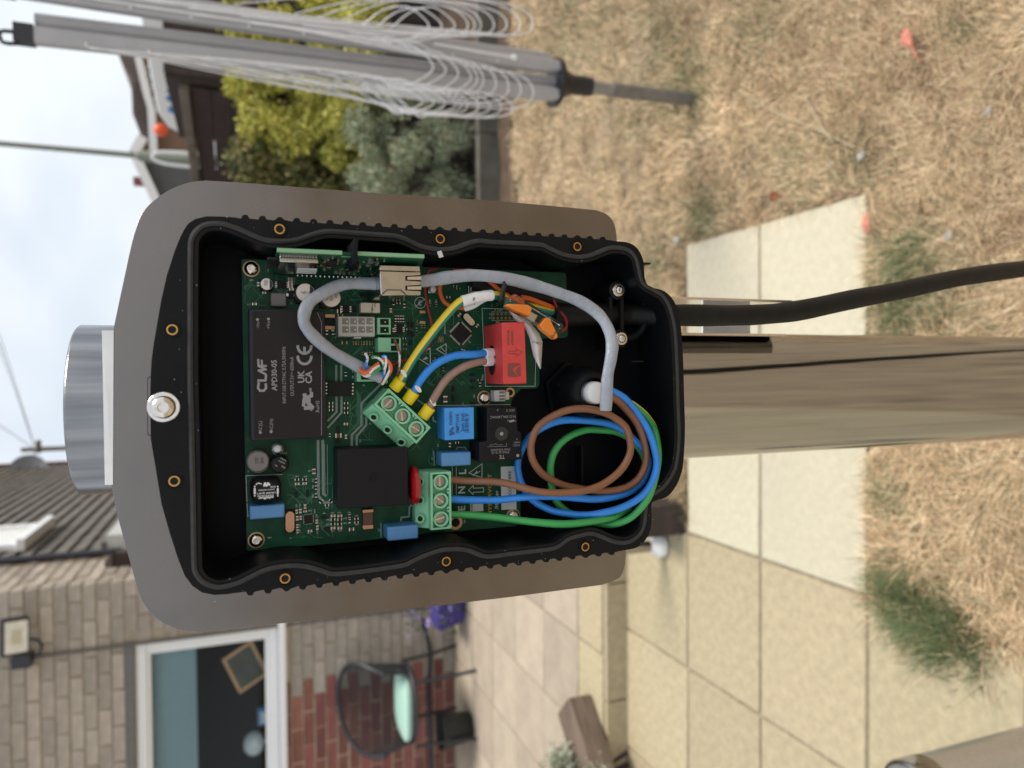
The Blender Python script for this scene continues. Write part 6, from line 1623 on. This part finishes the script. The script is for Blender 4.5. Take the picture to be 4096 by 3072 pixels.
# grey data cables
wire('data_cable', [(1530, 1137, .376), (1440, 1132, .3755), (1370, 1140, .3745), (1300, 1166, .373), (1245, 1205, .372), (1218, 1250, .3718), (1222, 1300, .372), (1262, 1352, .3735), (1330, 1405, .376), (1410, 1452, .379), (1480, 1490, .381), (1525, 1512, .382)],
     .0031, ['w_grey'], 'grey data cable looping from the network jack over the black power module', 'cable', flat=.72, up=(0, -1, 0), n=18)
wire('data_cable', [(1670, 1127, .376), (1730, 1120, .375), (1800, 1109, .3735), (1900, 1102, .372), (2020, 1113, .3715), (2130, 1140, .3715), (2230, 1170, .3705), (2320, 1206, .3685), (2390, 1255, .366), (2430, 1310, .363), (2447, 1370, .3608), (2443, 1430, .359), (2432, 1500, .358), (2426, 1570, .3578), (2423, 1642, .3585)],
     .0034, ['w_grey'], 'long grey data cable crossing from the network jack down in front of the gland', 'cable', flat=.62, up=(0, -1, 0), n=18)
# thin wires
wire('red_wire', [(1745, 1075, .392), (1722, 1078, .390), (1708, 1100, .391), (1700, 1165, .395), (1712, 1230, .3955), (1726, 1290, .3955), (1728, 1345, .3955), (1712, 1390, .395), (1675, 1418, .395), (1620, 1440, .395), (1560, 1462, .395)], .00068, ['w_red'], 'thin red wire passing behind the yellow-green wire', n=8)
wire('red_wire', [(2210, 1178, .389), (2216, 1205, .386), (2236, 1240, .383), (2258, 1270, .381), (2266, 1295, .379), (2258, 1318, .377), (2245, 1326, .376)], .00075, ['w_red'], 'thin red wire curling into the right end of the clear connector', n=8)
wire('orange_wire', [(1812, 1084, .390), (1850, 1082, .389), (1895, 1086, .388), (1950, 1122, .386), (2000, 1160, .382), (2050, 1194, .376), (2090, 1215, .374)], .0012, ['w_orange'], 'orange wire running under the grey cable into the clear connector', n=8)
wire('orange_wire', [(1760, 1140, .393), (1762, 1175, .393), (1780, 1208, .392), (1815, 1228, .390), (1860, 1234, .385)], .0012, ['w_orange'], 'short orange wire ending in the thin white marker sleeve', n=8)
wire('orange_wire', [(2085, 1188, .384), (2120, 1194, .385), (2160, 1208, .386), (2205, 1228, .387), (2222, 1236, .388)], .0014, ['w_orange'], 'orange wire joining the black supply cable below the clear connector', n=8)
wire('twisted_wire', [(1578, 1362, .388), (1588, 1385, .384), (1600, 1412, .384), (1598, 1450, .385), (1592, 1490, .387), (1588, 1515, .389)], .0007, ['w_brown', 'w_white'], 'thin brown and white twisted wire hanging from the green plug', n=8, mfun=lambda i, j: 1 if (j + i//3) % 8 < 3 else 0)
pairs = [([(1462, 1414, .380), (1470, 1435, .378), (1466, 1458, .3765), (1474, 1478, .3768)], ['w_blue', 'w_white'], 'blue and white strand standing up at the grey cable end'),
         ([(1514, 1452, .376), (1490, 1470, .3745), (1468, 1490, .3742), (1448, 1486, .375), (1443, 1472, .377)], ['w_orange', 'w_orange'], 'orange strand curled back over the grey cable end'),
         ([(1516, 1462, .376), (1494, 1478, .374), (1470, 1494, .374), (1449, 1492, .3755), (1441, 1478, .377)], ['w_white', 'w_orange'], 'white and orange strand curled beside the orange strand'),
         ([(1522, 1472, .377), (1502, 1490, .375), (1478, 1504, .375), (1458, 1502, .3765), (1448, 1494, .378)], ['w_green', 'w_white'], 'green and white strand curled below the orange strand'),
         ([(1486, 1430, .379), (1510, 1430, .378), (1532, 1450, .377), (1534, 1478, .378), (1540, 1510, .381), (1546, 1530, .384)], ['w_green', 'w_white'], 'green and white strand arching towards the angled terminal'),
         ([(1528, 1428, .378), (1543, 1425, .377), (1546, 1448, .376), (1536, 1480, .377), (1534, 1505, .380)], ['w_blue', 'w_white'], 'blue and white strand arching between two green connectors'),
         ([(1520, 1436, .3785), (1548, 1442, .376), (1563, 1470, .3755), (1556, 1500, .378), (1525, 1530, .383)], ['w_orange', 'w_orange'], 'orange strand arching between two green connectors'),
         ([(1556, 1450, .3765), (1560, 1475, .3758), (1548, 1505, .378), (1530, 1536, .383)], ['w_white', 'w_orange'], 'white strand lying against the arching orange strand')]
for pts, mts, lab in pairs:
    wire('data_strand', pts, .0008, mts, lab, 'strand', n=8, mfun=lambda i, j: 1 if (j + i//4) % 8 < 3 else 0, group='strands at the stripped grey cable end')
# clear lever connector
wg = thing('lever_connector', P(2150, 1270, .376), 'transparent splice connector with two orange levers', 'connector')
g = G(); D0 = .3655
g.prism([loop([(2052, 1178), (2064, 1176), (2256, 1298), (2258, 1308), (2242, 1336), (2232, 1338), (2034, 1226), (2033, 1214)], D0)], D0, D0+.0085); g.obj('housing', M['clear'], wg, bev=.0012)
D1 = D0-.0012
for px in ([(2027, 1222), (2036, 1215), (2112, 1219), (2129, 1229), (2121, 1266), (2062, 1242)], [(2183, 1270), (2200, 1274), (2229, 1336), (2232, 1350), (2221, 1358), (2170, 1317), (2160, 1300)]):
    g = G(); g.prism([loop(px, D1)], D1, D0+.0045); g.obj('lever', M['wago_orange'], wg, bev=.0006)
g = G(); text_px(g, 'WAGO', 2216, 1340, D1-.0001, 7, -30, .02); text_px(g, '221', 2206, 1345, D1-.0001, 6, -30, .02); g.obj('connector_print', M['print_dark'], wg)
g = G(); g.prism([loop([(2110, 1240), (2150, 1262), (2140, 1284), (2100, 1262)], D0+.003)], D0+.003, D0+.006); g.obj('busbar', M['nickel'], wg, bev=.0004)
# white folded tag
tg_ = [((2033, 1238), (2047, 1230), .381), ((2060, 1280), (2085, 1262), .380), ((2098, 1305), (2130, 1300), .378), ((2118, 1352), (2158, 1335), .377), ((2127, 1395), (2170, 1365), .3765), ((2134, 1425), (2168, 1412), .377), ((2160, 1476), (2164, 1474), .3775)]
g = G(); vs = []
for (a_, b_, d_) in tg_: vs += [P(*a_, d_), P((a_[0]+b_[0])/2, (a_[1]+b_[1])/2, d_-.0012), P(*b_, d_+.001)]
g.add(vs, [(i*3+j, i*3+j+1, i*3+j+4, i*3+j+3) for i in range(len(tg_)-1) for j in range(2)], 0, True)
o = g.obj('cable_tag', M['sleeve'], label='white folded paper tag hanging beside the red sensor', cat='tag')
md = o.modifiers.new('solid', 'SOLIDIFY'); md.thickness = .0002
g = G(); text_px(g, 'S2891L*', 2146, 1370, .3745, 8, 75, .01); g.obj('tag_print', M['print_dark'], o)
# white scuff on the rubber seal
c = P(1761, 1017, D_RIM-.0014); g = G(); g.obox(c, Vector((.0016, 0, .0006)), (0, .0003, 0), Vector((-.0004, 0, .0011))); g.obj('label_scrap', M['label_white'], label='tiny white scrap stuck on the rubber seal', cat='scrap')
